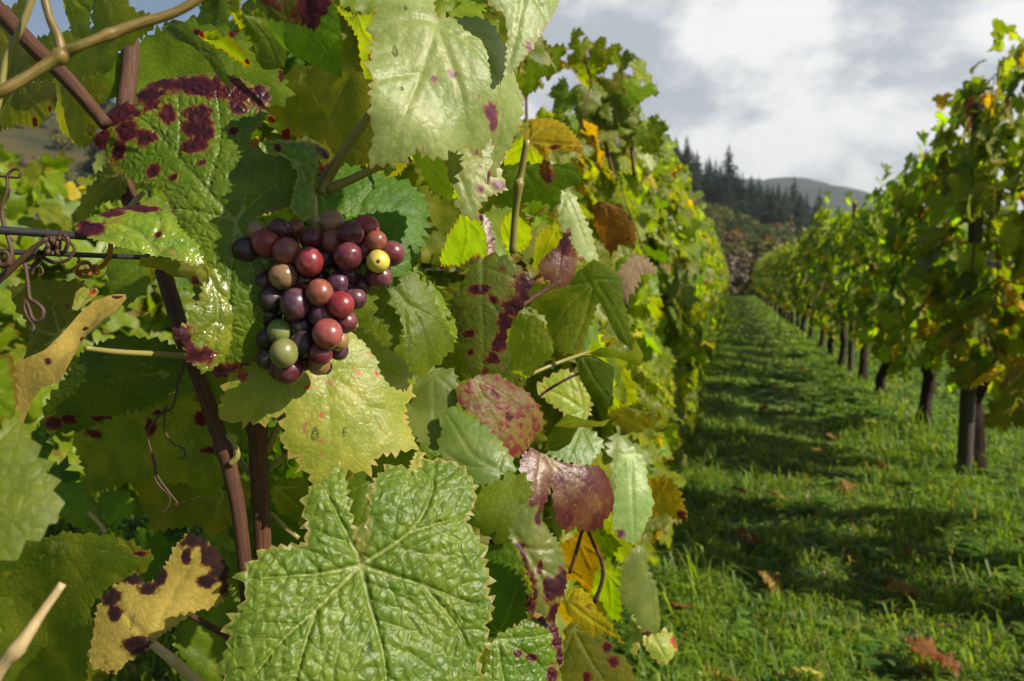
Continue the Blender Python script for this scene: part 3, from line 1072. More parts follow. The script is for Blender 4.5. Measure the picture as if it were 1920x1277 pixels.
# ------------------------------------------------------------ the air
hz, nt = new_mat('haze_air')
pv = N(nt, 'ShaderNodeVolumePrincipled')
pv.inputs['Density'].default_value = .00036
pv.inputs['Color'].default_value = (.78, .86, .96, 1)
pv.inputs['Anisotropy'].default_value = .2
nt.links.new(pv.outputs[0], N(nt, 'ShaderNodeOutputMaterial').inputs['Volume'])
x0, x1, y0_, y1_, z0_, z1_ = -1800, 1800, -400, 1800, -200, 190
vb = [(x, y, z) for z in (z0_, z1_) for y in (y0_, y1_) for x in (x0, x1)]
haze = obj('haze', make_mesh('haze', vb, [(0, 2, 3, 1), (4, 5, 7, 6), (0, 1, 5, 4), (2, 6, 7, 3), (0, 4, 6, 2), (1, 3, 7, 5)], hz, smooth=False))
tag(haze, 'pale blue haze in the air', 'haze', kind='stuff')


# ------------------------------------------------------------ the vine rows
LX, RX = -0.52, 1.42          # row centres
WL = [.14, .24, .10, .12, .03, .02, .03, .04, .01, .30]     # left row mixture (ROWMATS order)
WR = [.24, .30, .10, .04, .04, .02, .08, .00, .01, .20]
LOWR = [.16, .14, .24, .0, .10, .05, .08, .0, .02, .24]


def vine_wood(parent, seed, trunk_h=.62, rad=.040, lean=.10, ztop=1.8, canes=4, side=0.0):
    r_ = np.random.default_rng(seed)
    b = np.array(parent.matrix_world.translation)
    pts = [b + (0, 0, -.06), b + (r_.normal(0, .02), r_.normal(0, .03), trunk_h * .35), b + (r_.normal(0, lean * .5), r_.normal(0, lean), trunk_h * .7), b + (r_.normal(0, lean * .4), r_.normal(0, lean * .8), trunk_h)]
    tube('trunk', pts, [rad * 1.45, rad * .95, rad * 1.05, rad * 1.4], M['bark'], parent, origin=b, sides=11, n=22, rough=.22, seed=seed, nodes=((.95, .4, .08), (.5, .2, .06)))
    head = pts[-1]
    for k in range(canes):
        dy = (k - (canes - 1) / 2) * .26 + r_.normal(0, .05)
        pp = [head, head + (r_.normal(0, .04) , dy * .6, .14), head + (r_.normal(0, .07), dy, .5), head + (r_.normal(0, .09), dy + r_.normal(0, .06), ztop - trunk_h + r_.normal(0, .08))]
        tube('cane', pp, [.009, .006, .005, .002], M['cane'], parent, origin=head, sides=7, n=20, rough=.08, seed=seed + k)


def build_vine(x, y, seed, zlo, ztop, n_leaf, weights, lowcol, label, half=.27, n_part=100, face=1, span=.64, size=(.10, .165), group=None, trunk_h=.62):
    o = empty('grape_vine', (x, y, 0), label, 'grape vine', group)
    bpy.context.view_layer.update()
    vine_wood(o, seed, trunk_h=trunk_h, ztop=ztop)
    lv = row_leaves(n_leaf, y - span, y + span, zlo, ztop, x, half, seed, weights, lowcol=lowcol, size=size, shoots=x > 0)
    cpos = CAM
    lv.sort(key=lambda q: -(q[4] / np.linalg.norm(q[0] - cpos)) * (1.0 + .8 * np.sign((q[0][0] - x) * face)))
    for i, l in enumerate(lv[:n_part]):
        single_leaf(o, l, seed * 1000 + i)
    if len(lv) > n_part:
        f = obj('foliage', foliage_mesh('foliage', lv[n_part:], TEMP_HI, seed, (x, y, 0)), o)
        f['kind'] = 'stuff'
    return o


build_vine(LX + .03, 1.72, 21, .40, 1.58, 600, WL, None, 'second vine of the left row, with yellow, brown and maroon leaves among green ones', span=.62)
v3 = build_vine(LX, 2.95, 22, .40, 1.64, 560, WL, None, 'third vine of the left row, its loose shoot tops standing against the clouds', span=.66)
build_vine(LX, 4.2, 23, .40, 1.84, 640, WL, None, 'fourth vine of the left row, sunlit lime and grey green beside the path', span=.66)
# its loose shoots against the sky
r_ = np.random.default_rng(12)
for pts, lvs in (([(1150, 330), (1128, 240), (1108, 150), (1085, 78)], [(1068, 128, .07), (1100, 125, .08), (1135, 108, .09), (1118, 190, .10), (1065, 185, .09), (1090, 95, .05), (1078, 72, .04), (1085, 235, .1), (1140, 245, .1)]),
                 ([(1190, 330), (1180, 250), (1172, 180), (1165, 120)], [(1150, 165, .10), (1195, 140, .08), (1200, 175, .09), (1170, 205, .11), (1150, 215, .1), (1165, 120, .05), (1195, 235, .1), (1215, 260, .09)])):
    P = np.array([W(a, b, 2.15) for a, b in pts])
    tube('cane', P, [.006, .005, .004, .002], M['cane'], v3, sides=7, n=24, rough=.08, seed=5)
    for (a, b, s) in lvs:
        nn = cam_dir((r_.normal(.0, .5), r_.normal(.2, .4), .8))
        dn = np.array([r_.normal(0, .6), r_.normal(0, .6), -1.0])
        B = -(dn - nn * np.dot(dn, nn)); B /= np.linalg.norm(B)
        single_leaf(v3, (W(a, b - 12, 2.15 + r_.normal(0, .05)), np.cross(B, nn), B, nn, s * 1.15, ['green', 'lime', 'dull', 'teal', 'lime'][r_.integers(5)]), int(a * 7 + b))
build_vine(RX, 3.45, 31, .55, 2.26, 440, WR, LOWR, 'nearest vine of the right row, dark backlit leaves cut by the right edge', face=-1, span=.58, half=.26, size=(.11, .18))
build_vine(RX - .03, 5.15, 32, .58, 2.16, 480, WR, LOWR, 'right row vine whose trunk stands against a grey wooden post', face=-1, span=.60, half=.26, size=(.11, .18))
build_vine(RX, 6.6, 33, .58, 2.05, 450, WR, LOWR, 'right row vine with a thin reddish trunk, next one beyond the trunk with the post', face=-1, span=.60, half=.26, size=(.11, .18))

# far vines: four foliage and wood variants, then copies
proto = []
for k in range(4):
    z = 1.93 if k < 2 else 2.15
    lv = row_leaves(640 if k < 2 else 400, -.7 if k < 2 else -.58, .7 if k < 2 else .58, .42 if k < 2 else .60, z, 0,   .28 if k < 2 else .27, 50 + k, WL if k < 2 else WR, lowcol=None if k < 2 else LOWR, size=(.11, .18), shoots=k >= 2)
    proto.append(foliage_mesh('foliage', lv, TEMP_LO, 50 + k))
TR = []
for k in range(4):
    r_ = np.random.default_rng(70 + k)
    pts = [(0, 0, -.06), (r_.normal(0, .02), r_.normal(0, .03), .22), (r_.normal(0, .05), r_.normal(0, .09), .45), (r_.normal(0, .05), r_.normal(0, .10), .75)]
    v, f, a = tube_geo(pts, [.062, .042, .046, .060], sides=9, n=16, rough=.22, seed=k, nodes=((.9, .35, .1),))
    TR.append(make_mesh('trunk', v, f, M['bark'], {'tubeco': a}))


def far_vine(x, y, k, s, label, group, tr=True):
    o = empty('grape_vine', (x, y, 0), label, 'grape vine', group, rz=math.pi if random.random() < .5 else 0.0)
    f = obj('foliage', proto[k], o)
    f['kind'] = 'stuff'
    f.scale = (1, 1, s)
    if tr: obj('trunk', TR[(k + int(y * 7)) % 4], o)
    return o


y = 5.5
i = 0
while y < 46:
    far_vine(LX + random.uniform(-.04, .04), y, i % 2, random.uniform(.95, 1.04), 'left row vine further along, a sunlit leafy wall without any visible trunk', 'vines further along the left row')
    y += 1.28; i += 1
rl = {8.1: 'right row vine with a dark upright trunk, third trunk beyond the nearest post', 9.57: 'right row vine with a crooked dark trunk leaning left', 13.98: 'right row vine whose leafy peak rises above the rest beside the post tip'}
y = 8.1
i = 0
while y < 48:
    lab = rl.get(round(y, 2), 'distant vine of the right row, one of many dark thin trunks in line')
    far_vine(RX + random.uniform(-.05, .05), y, 2 + i % 2, random.uniform(.82, .88) if i != 4 else 1.0, lab, 'vines further along the right row')
    y = round(y + 1.47, 2); i += 1
# row behind the left one, seen through the gap beside the wires
for i, (y, s) in enumerate([(.9, .86), (2.1, .84), (3.3, .86), (4.5, .88), (5.8, .9)]):
    far_vine(-2.35, y, i % 2, s, 'blurred light green vine of the row behind, seen through the gap at the wires', 'vines of the row behind')

# posts
PST = []
for k, (h, r) in enumerate(((2.12, .040), (2.28, .036))):
    v, f, a = tube_geo([(0, 0, -.1), (.004, .003, h * .5), (0, .008, h)], r, sides=12, n=18, rough=.05, seed=k)
    PST.append(make_mesh('trellis_post', v, f, M['post'], {'tubeco': a}))
for i, (x, y, k, lab) in enumerate([(RX - .10, 5.07, 0, 'grey wooden trellis post beside the thick trunk at the right'),
                                    (RX - .02, 10.3, 1, 'wooden trellis post whose tip rises out of the right row leaves'),
                                    (RX, 17.3, 0, 'thin far trellis post in the shade of the right row'),
                                    (LX + .03, 2.35, 0, 'dark trellis post low in the left row behind a hanging pale leaf')]):
    o = obj('trellis_post', PST[k], None, (x, y, 0))
    if i == 3: o.scale = (1, 1, .52)
    if i == 1: o.scale = (1, 1, .90)
    tag(o, lab, 'post', 'trellis posts')

# fallen leaves on the grass
FALL = [leaf_mesh('fallen_leaf', dict(co=g['co'] * .11, w=g['w'] * .2, tri=g['tri'], vein=g['vein'] * .11, vein2=g['vein2'] * .11, edge=g['edge'] * .11, spot=g['spot']),
                  np.array([1., 0, 0]), np.array([0, 1., 0]), np.array([0, 0, 1.]), M[m]) for g, m in ((TEMP_HI[0], 'brown'), (TEMP_HI[3], 'brown'), (TEMP_HI[5], 'dry'))]
rf = np.random.default_rng(77)
spots_f = [(1738, 1222), (1690, 1100), (1460, 925), (1400, 1008), (1445, 1080), (1530, 845), (1390, 920), (1715, 1035), (1620, 790), (1480, 775), (1280, 1135), (1330, 885),
           (1560, 820), (1345, 1265), (1520, 1255), (1640, 870), (1440, 765), (1455, 720), (1500, 690), (1590, 905)]
for i, (px, py) in enumerate(spots_f):
    v = -(py - 638.5) / F
    dr = FWD + (px - 960) / F * RGT + v * UPV
    t = (-1.15 + .045) / dr[2]
    p = CAM + dr * t
    lab = 'dry brown fallen leaf lying on the green grass path'
    if i == 0: lab = 'large curled grey brown fallen leaf in the near right grass'
    o = obj('fallen_leaf', FALL[i % 3], None, p)
    o.rotation_euler = (rf.uniform(-.5, .5), rf.uniform(-.5, .5), rf.uniform(0, 6.28))
    s = rf.uniform(.7, 1.0) if i else 1.35
    o.scale = (s, s, s)
    tag(o, lab, 'leaf', 'fallen leaves on the path')


# ------------------------------------------------------------ the near vine
vine = empty('grape_vine', (-.44, .50, 0), 'nearest vine, with large blotched, yellowing and puckered leaves around the purple grapes', 'grape vine')
bpy.context.view_layer.update()


def H(*a, **k):
    return hero_leaf(vine, *a, **k)


F0 = (.1, .1, 1)
FR = (.45, .25, .85)
UP = (.15, .55, .8)
BK = (-.80, -.20, .56)
BKL = (-.42, -.48, .77)      # turned away from the sun: glows through

# --- the big blotched leaf above and left of the grapes
H([(265, 107), (300, 105), (337, 102), (377, 103), (422, 115), (454, 130), (473, 139), (493, 138), (495, 167), (491, 194), (481, 215), (465, 234), (463, 252), (471, 276),
   (486, 267), (513, 262), (555, 263), (585, 270), (598, 300), (592, 340), (583, 372), (560, 385), (528, 386), (500, 396), (478, 402), (486, 430), (492, 500), (490, 570), (484, 630), (462, 668), (417, 690), (388, 698), (376, 640), (366, 560), (350, 480), (330, 420), (305, 348),
   (284, 337), (254, 332), (230, 328), (204, 300), (188, 282), (167, 255), (155, 247), (157, 226), (172, 222), (168, 204), (175, 180), (196, 160), (212, 155), (222, 170), (240, 160), (229, 146), (232, 133), (243, 118)],
  (441, 412), .485, (.12, .16, .97), 'spotted', 'large dark green leaf with purple black blotches along its top edge',
  veins=[[(441, 412), (390, 360), (325, 283), (265, 215), (215, 185)], [(390, 360), (407, 270), (400, 180), (385, 110)], [(441, 412), (455, 385), (466, 330), (473, 276)],
         [(441, 412), (480, 372), (545, 328), (585, 300)], [(441, 412), (385, 400), (318, 388)], [(441, 412), (432, 520), (420, 660)], [(441, 412), (470, 500), (482, 600)], [(325, 283), (326, 220), (320, 140)]],
  spots=[(330, 130, 46, 26), (375, 140, 40, 30), (430, 150, 42, 28), (478, 160, 22, 30), (285, 122, 34, 24), (260, 150, 30, 32), (365, 195, 26, 20), (375, 215, 16, 14), (300, 200, 17, 18), (302, 185, 12), (205, 185, 36, 30), (222, 225, 22), (258, 243, 18, 20), (168, 238, 18, 22),
         (205, 265, 14, 24), (355, 225, 22, 16), (375, 235, 20), (362, 262, 24, 18), (283, 312, 14, 16), (321, 328, 9), (430, 231, 9, 10), (440, 185, 16, 14), (375, 304, 11, 7), (455, 690, 60, 18), (400, 690, 30, 14)],
  bend=(-2, -3.5, 1.0), bull=.0002, teeth=(15, 4), wave=.007, h=.0022, curl=.003)
# its right lobe folding down over the grape stalk
H([(486, 268), (513, 262), (555, 263), (598, 264), (617, 270), (626, 282), (611, 290), (599, 288), (600, 306), (590, 330), (592, 356), (590, 396), (577, 405), (563, 399), (548, 385), (556, 350), (560, 318), (540, 290), (505, 286)],
  (556, 300), .484, (.5, .35, .8), 'pucker', 'glossy folded green leaf lobe hanging beside the grape stalk', tip=-95, teeth=(16, 3), bend=(-14, -4, 0), bull=.0006,
  spots=[(614, 278, 15, 10), (520, 275, 8)], wave=.004, h=.002)
# --- curled leaf on the wires
H([(133, 410), (153, 394), (180, 379), (209, 367), (233, 364), (263, 364), (287, 370), (310, 385), (328, 400), (332, 417), (343, 435), (367, 453), (377, 486), (358, 489), (328, 483), (290, 475), (239, 465), (209, 456), (171, 441), (150, 424)],
  (292, 472), .445, (.22, .48, .82), 'curl', 'curled glossy leaf with a dark purple rim over the black wires',
  veins=[[(292, 472), (270, 445), (250, 430), (190, 402), (140, 408)], [(292, 472), (330, 455), (368, 470)], [(280, 455), (300, 420), (285, 375)]],
  spots=[(155, 408, 34, 12), (205, 382, 24, 14), (255, 374, 44, 15), (165, 420, 26, 16), (148, 405, 18), (298, 440, 7, 9)], bend=(-3, -10, 2), bull=.0007, teeth=(14, 3), wave=.006, h=.0019)
H([(374, 488), (406, 510), (430, 542), (435, 560), (449, 587), (438, 608), (435, 638), (429, 661), (418, 676), (394, 694), (380, 692), (361, 676), (352, 661), (346, 641), (328, 626), (334, 617), (352, 605), (358, 584), (373, 569), (376, 554), (382, 535)],
  (385, 500), .470, (.5, .1, .85), 'curl', 'yellowing puckered leaf lobe with purple corner left of the grapes', tip=-95,
  veins=[[(385, 500), (408, 560), (405, 640), (392, 688)], [(400, 540), (438, 570)], [(407, 600), (360, 640)]],
  spots=[(342, 625, 20, 14), (350, 640, 14, 12), (380, 668, 26, 18), (366, 662, 14)], bend=(-16, -3, 0), bull=.0010, teeth=(13, 4), wave=.004, h=.0019)
H([(270, 477), (300, 480), (340, 486), (374, 490), (388, 507), (392, 528), (379, 545), (362, 538), (349, 521), (328, 518), (308, 504), (287, 498), (266, 492)],
  (380, 500), .464, (.0, -.45, .9), 'dull', 'pale under side flap of the curled leaf', tip=170, under=True, teeth=None, bend=(3, -14, 0), spots=[(365, 525, 9)], h=.002)
H([(268, 480), (285, 490), (268, 510), (262, 535), (255, 520), (254, 498)], (272, 486), .47, (-.4, -.2, .9), 'dull', None, tip=-105, teeth=None, under=True, spots=[(262, 490, 9, 14)])

# --- pale glossy leaf at the top
H([(690, -70), (715, 0), (700, 30), (702, 50), (709, 64), (699, 77), (702, 98), (690, 118), (705, 138), (699, 162), (702, 189), (703, 205), (715, 218), (712, 264), (742, 269), (776, 269), (800, 250), (816, 266), (847, 268), (857, 256), (887, 251), (898, 237), (914, 246), (925, 251), (938, 232), (951, 219),
   (961, 236), (963, 262), (956, 281), (971, 268), (986, 236), (1003, 188), (1009, 148), (992, 118), (970, 80), (950, 40), (928, 20), (900, 16), (870, 24), (840, 26), (820, 24), (818, -10), (830, -70)],
  (815, 37), .455, (.40, .30, .87), 'pale', 'large pale glossy leaf with raindrops and small purple spots at the top',
  veins=[[(815, 37), (813, 67), (796, 125), (769, 192), (750, 262)], [(815, 37), (864, 67), (907, 104), (948, 162), (965, 250)], [(815, 37), (770, 32), (704, 50)], [(815, 37), (850, 120), (880, 190), (890, 245)], [(796, 125), (740, 135), (702, 150)], [(864, 67), (920, 60), (950, 48)]],
  spots=[(851, 132, 10, 6), (820, 141, 8), (888, 115, 7, 4), (930, 190, 14, 12), (944, 203, 9, 12), (960, 276, 8, 12), (922, 247, 8), (840, 113, 5, 3), (905, 170, 6, 3)], bend=(-5, -6, 1.5), bull=.0004, teeth=(20, 6), wave=.006, h=.0022, curl=.003)
H([(915, -60), (921, 0), (948, 22), (957, 67), (958, 133), (968, 125), (985, 108), (1005, 77), (1022, 50), (1039, 27), (1052, 0), (1060, -60)], (985, -30), .468, (.5, .15, .85), 'pale', 'pale leaf tip cut by the top edge beside the clouds', tip=-110,
  veins=[[(985, -30), (975, 40), (960, 128)], [(985, -30), (1015, 10), (1030, 35)]], bend=(-10, -3, 0), teeth=(16, 3), spots=[(995, 85, 7)], bull=.0003)
H([(935, 0), (947, 0), (955, 40), (960, 80), (961, 110), (957, 136), (949, 90), (945, 50)], (945, 0), .463, (-.6, .1, .8), 'lime', None, teeth=None, tip=-85)
H([(835, 262), (826, 275), (832, 303), (837, 337), (857, 364), (880, 384), (899, 391), (907, 367), (921, 357), (953, 346), (948, 330), (938, 310), (955, 270), (962, 232), (938, 215), (880, 220), (840, 235)],
  (820, 225), .52, (.30, .42, .86), 'pale', 'pale green leaf shaded at its top, under the glossy one', veins=[[(820, 225), (850, 300), (897, 385)], [(820, 225), (880, 250), (960, 250)], [(830, 303), (880, 293), (948, 292)]],
  spots=[(903, 312, 8, 5), (940, 340, 13, 8), (905, 348, 7)], bend=(-3, -6, 0), bull=.0005, teeth=(15, 4), wave=.004)
# --- glowing leaves between
H([(750, 275), (779, 280), (803, 252), (823, 279), (832, 313), (838, 342), (854, 372), (833, 376), (820, 367), (803, 357), (786, 323), (769, 303)], (775, 282), .515, BK, 'lime', 'lime green leaf glowing against the sun beside the pale leaves', tip=-60, teeth=(15, 4),
  veins=[[(775, 282), (815, 322), (850, 370)], [(775, 282), (800, 268), (815, 275)]], under=True)
H([(858, 374), (868, 395), (882, 412), (890, 435), (895, 458), (896, 484), (879, 479), (853, 497), (826, 494), (830, 469), (835, 442), (849, 419), (860, 400)], (858, 376), .555, BK, 'lime', 'bright lime leaf with thin dark cracks right of the grapes', tip=-95, teeth=(14, 5), veins=[[(858, 376), (868, 430), (858, 490)], [(862, 400), (885, 440)]], under=True, spots=[(829, 460, 3, 12)])
# --- leaf right of the top of the bunch
H([(600, 360), (625, 334), (645, 308), (695, 305), (715, 323), (749, 328), (778, 340), (792, 352), (808, 388), (801, 415), (797, 431), (788, 458), (783, 473), (764, 515), (733, 532), (690, 560), (640, 540), (600, 480), (580, 420)],
  (632, 405), .560, (.38, .30, .88), 'dark', 'dark green veined leaf behind the upper right of the grapes', tip=-15, teeth=(20, 9), bull=.0007, bend=(-4, -4, 0),
  veins=[[(632, 405), (680, 400), (740, 398), (803, 400)], [(632, 405), (670, 380), (710, 340)], [(670, 398), (690, 360), (715, 335)], [(632, 405), (690, 440), (760, 480)], [(632, 405), (640, 350), (650, 312)]])
# --- leaf under the bunch
H([(416, 777), (426, 741), (425, 721), (436, 700), (475, 680), (517, 660), (560, 650), (600, 640), (627, 625), (660, 606), (694, 612), (712, 620), (725, 637), (759, 663), (775, 679), (788, 694), (768, 706), (788, 733), (770, 748), (767, 778), (790, 832), (752, 843), (725, 848), (707, 853), (694, 884), (676, 877), (650, 880), (632, 898), (600, 908), (590, 895), (582, 869), (568, 875), (569, 851), (548, 843), (533, 822), (538, 804), (530, 791), (542, 773), (520, 773), (496, 788), (462, 784)],
  (608, 698), .520, (.42, .28, .86), 'sick', 'sunlit yellow green leaf with brown edges right under the grapes', tip=-75, teeth=(19, 7), bull=.0004,
  veins=[[(608, 698), (616, 760), (622, 830), (622, 895)], [(608, 698), (650, 725), (689, 760), (725, 820)], [(608, 698), (663, 692), (740, 690)], [(608, 698), (550, 722), (480, 770)], [(689, 760), (750, 772)], [(616, 740), (580, 770), (575, 840)]],
  spots=[(577, 728, 5), (607, 777, 10, 5), (455, 705, 9), (672, 700, 6), (706, 698, 6)], bend=(-4, -4, -2), wave=.007)
# --- two-fold leaf right of the bunch
H([(775, 507), (795, 529), (815, 560), (840, 603), (865, 634), (863, 648), (848, 659), (837, 679), (823, 680), (814, 694), (792, 698), (769, 684), (761, 662), (760, 620), (752, 590), (735, 565), (738, 535), (755, 515)], (745, 545), .535, (.5, .2, .85), 'green', 'smooth green leaf folded along its midrib right of the grapes', tip=-55, teeth=(19, 5),
  veins=[[(745, 545), (785, 600), (815, 688)], [(765, 570), (820, 600), (860, 640)], [(757, 560), (762, 620), (770, 675)]], bend=(-9, -5, 3))
H([(700, 535), (735, 545), (752, 590), (752, 614), (738, 650), (720, 640), (700, 622), (680, 612), (660, 590), (670, 560)], (735, 545), .545, (.15, .35, .9), 'green', None, tip=-120, teeth=(16, 4), veins=[[(735, 545), (715, 590), (705, 620)]], bend=(-4, -6, 0))
# --- pale dull leaves lower middle
H([(770, 750), (800, 700), (850, 690), (857, 750), (840, 800), (831, 836), (810, 842), (789, 825), (761, 783)], (810, 700), .60, (.1, .45, .9), 'teal', 'smooth grey green leaf in half shade below the grapes', tip=-85, teeth=(18, 4), groove=.0004, spots=[(786, 838, 10, 5)])
H([(845, 755), (883, 774), (920, 802), (948, 835), (967, 872), (946, 884), (930, 900), (897, 905), (864, 863), (831, 839), (836, 797)], (935, 880), .565, (.3, .4, .86), 'teal', 'sunlit pale green leaf in the lower middle', tip=150, teeth=(16, 5), veins=[[(935, 880), (890, 850), (845, 770)], [(935, 880), (880, 870), (840, 840)], [(935, 880), (945, 850)]], bend=(-7, -6, 0), wave=.004)
H([(870, 870), (897, 900), (945, 886), (986, 900), (995, 928), (974, 947), (979, 980), (958, 1017), (916, 1003), (883, 971), (870, 930)], (885, 890), .575, (-.1, .1, 1), 'green', 'mid green shaded leaf right of the puckered one', tip=-40, teeth=(22, 6))
# --- the big puckered leaf at the bottom
H([(677, 1053), (666, 1004), (652, 943), (648, 895), (638, 862), (616, 891), (597, 910), (571, 933), (573, 961), (578, 999), (573, 1018), (535, 1024), (498, 1029), (470, 1064), (447, 1078), (464, 1102), (456, 1135), (428, 1172), (433, 1200), (414, 1247), (428, 1290), (445, 1350), (520, 1400), (620, 1440), (720, 1450), (820, 1420), (900, 1360), (920, 1290), (911, 1233), (927, 1210), (920, 1172), (934, 1139), (920, 1102), (930, 1083), (916, 1055), (916, 1027), (897, 999), (878, 971), (897, 942), (897, 900), (869, 863), (827, 851), (798, 868), (784, 882), (752, 865), (719, 886), (702, 903), (690, 955), (686, 1018)],
  (677, 1060), .425, (.32, .34, .88), 'pucker', 'big deeply puckered green leaf filling the bottom of the photo', tip=-80, teeth=(22, 8), bull=.0012,
  veins=[[(677, 1060), (766, 999), (810, 930), (825, 860)], [(677, 1060), (740, 1080), (798, 1097), (920, 1140)], [(677, 1060), (695, 1135), (723, 1243), (740, 1430)], [(677, 1060), (592, 1144), (530, 1200), (450, 1300)], [(677, 1060), (600, 1075), (470, 1085)], [(677, 1050), (650, 1000), (610, 920)], [(766, 999), (890, 960)], [(798, 1097), (870, 1180), (900, 1250)], [(592, 1144), (560, 1250), (540, 1380)]],
  spots=[], bend=(-3.2, -3.2, .6), wave=.006, h=.0015, curl=.0025, groove=.0014)
# --- reddening leaves right of the middle
H([(895, 475), (945, 482), (971, 502), (996, 525), (984, 564), (962, 597), (946, 623), (955, 663), (951, 696), (915, 700), (882, 690), (862, 643), (853, 594), (846, 564), (866, 538), (877, 510)], (905, 480), .62, (.0, .2, .98), 'darkred', 'green leaf overrun with dark red and black patches, centre of the row', tip=-80, teeth=(17, 5),
  veins=[[(905, 480), (905, 560), (905, 695)], [(905, 500), (960, 520), (990, 530)], [(905, 540), (945, 600)], [(905, 560), (860, 600)]], spots=[(985, 540, 22, 26), (965, 575, 20, 24), (948, 610, 16, 24), (900, 545, 20, 10), (925, 560, 10), (880, 620, 12, 8), (935, 640, 16), (925, 665, 14), (882, 655, 6)], bull=.0, bend=(-4, -4, 0))
H([(859, 725), (892, 706), (932, 696), (964, 709), (1004, 729), (1034, 758), (1043, 781), (1030, 793), (1019, 816), (1010, 829), (985, 845), (966, 864), (945, 850), (931, 813), (900, 778), (875, 755)], (893, 708), .60, (.42, .40, .82), 'red', 'crimson mottled leaf with green veins in the centre of the row', tip=-45, teeth=(18, 4),
  veins=[[(893, 708), (920, 760), (945, 800), (965, 860)], [(893, 708), (950, 735), (1030, 785)], [(905, 735), (990, 800)]], bend=(-8, -6, 0), bull=.0005, spots=[(935, 735, 14, 9), (965, 775, 10)])
H([(1017, 847), (1050, 863), (1094, 872), (1138, 871), (1169, 891), (1182, 923), (1176, 945), (1163, 960), (1160, 973), (1132, 981), (1100, 973), (1097, 986), (1069, 970), (1050, 940), (1042, 905), (1030, 940), (1022, 970), (1006, 948), (990, 910), (978, 870), (994, 844)], (1019, 846), .60, (.50, .42, .75), 'maroon', 'glossy wine red leaf with pale veins hanging over the shaded leaves', tip=-35, teeth=(17, 4),
  veins=[[(1019, 846), (1060, 880), (1110, 910), (1170, 955)], [(1019, 846), (1055, 900), (1085, 965)], [(1019, 846), (1080, 870), (1140, 876)], [(1019, 846), (1010, 900), (1020, 950)]], bend=(-6, -11, 0), groove=.0006)
H([(1160, 850), (1188, 841), (1212, 870), (1213, 900), (1226, 945), (1213, 995), (1211, 1012), (1195, 1017), (1174, 1001), (1161, 980), (1158, 948), (1162, 900)], (1185, 850), .78, (.4, .3, .87), 'pale', 'pale grey green leaf hanging right of the wine red one', tip=-85, teeth=(17, 4), spots=[(1172, 1000, 12, 7)], bend=(-5, -3, 0))
H([(1211, 908), (1239, 894), (1267, 914), (1279, 942), (1289, 968), (1268, 974), (1248, 961), (1223, 970), (1216, 942)], (1235, 960), .92, (-.45, .1, .88), 'yellow', 'bright yellow leaf at the edge of the row above the grass', tip=80, teeth=(14, 5), spots=[(1280, 966, 10)])
H([(975, 958), (1003, 951), (1018, 983), (1049, 1017), (1065, 1054), (1071, 1091), (1062, 1122), (1055, 1147), (1049, 1175), (1026, 1150), (1006, 1138), (1003, 1104), (990, 1066), (975, 1029), (962, 1017), (959, 998)], (968, 1005), .54, (.3, .25, .9), 'teal', 'bluish green leaf with a dark purple ragged rim, lower right of the big leaf', tip=-55, teeth=(13, 4),
  veins=[[(968, 1005), (1005, 1060), (1045, 1160)], [(985, 1030), (1040, 1030)], [(1005, 1060), (1060, 1090)]], spots=[(985, 1060, 10, 30), (975, 1030, 12), (1000, 1110, 12, 30), (1060, 1090, 16, 28), (1040, 1110, 18, 22), (1050, 1150, 16, 22), (1010, 970, 8, 12), (1015, 1060, 6, 20), (1030, 1090, 12)], bend=(-7, -4, 2), bull=.0006)
H([(916, 1020), (931, 1008), (962, 1026), (975, 1066), (993, 1110), (1003, 1144), (990, 1172), (962, 1176), (931, 1196), (912, 1180), (900, 1100)], (935, 1190), .56, (-.05, .1, 1), 'dark', 'dark green shaded leaf between the puckered leaf and the purple rimmed one', tip=75, teeth=(16, 4), bull=.0008, spots=[(925, 1015, 14, 8), (990, 1080, 8, 16), (1000, 1135, 12, 20)])
H([(931, 1197), (962, 1178), (990, 1165), (1018, 1158), (1049, 1172), (1062, 1200), (1068, 1222), (1062, 1253), (1058, 1290), (1040, 1330), (960, 1330), (912, 1290), (918, 1240)], (933, 1200), .53, (.35, .35, .87), 'spotted', 'half lit green leaf with black blotches at the bottom edge', tip=-35, teeth=(18, 5), bull=.0007,
  veins=[[(933, 1200), (990, 1225), (1060, 1280)], [(933, 1200), (1000, 1195), (1050, 1185)], [(933, 1200), (945, 1260), (960, 1320)]], spots=[(1040, 1170, 22, 14), (1052, 1200, 14, 16), (1060, 1230, 8, 16), (975, 1225, 14, 7), (1000, 1233, 16, 7), (1045, 1265, 12, 18), (1020, 1160, 16, 10)], bend=(-5, -5, 0))
H([(1055, 1129), (1060, 1112), (1074, 1101), (1102, 1113), (1114, 1141), (1136, 1163), (1149, 1182), (1164, 1206), (1146, 1191), (1122, 1182), (1099, 1188), (1074, 1163)], (1062, 1125), .72, (-.4, .45, .8), 'yellow', 'clear yellow leaf low in the row', tip=-40, teeth=(16, 3), bend=(0, -7, 0))
H([(1065, 1172), (1096, 1169), (1124, 1188), (1149, 1210), (1140, 1222), (1160, 1228), (1183, 1253), (1178, 1300), (1062, 1300), (1056, 1230)], (1075, 1180), .74, (-.1, .25, .96), 'dull', 'dull green leaf with small holes at the bottom of the row', tip=-60, teeth=(18, 5), spots=[(1140, 1215, 9), (1150, 1240, 10), (1100, 1270, 9)])
H([(1198, 1023), (1214, 1035), (1217, 1066), (1236, 1098), (1245, 1144), (1248, 1181), (1220, 1194), (1208, 1172), (1192, 1144), (1177, 1129), (1175, 1091), (1177, 1054)], (1203, 1025), .88, (.42, .2, .88), 'teal', 'limp pale leaf hanging down over the grass', tip=-80, teeth=(14, 4), bend=(-12, -2, 0), spots=[(1220, 1192, 12, 6)])
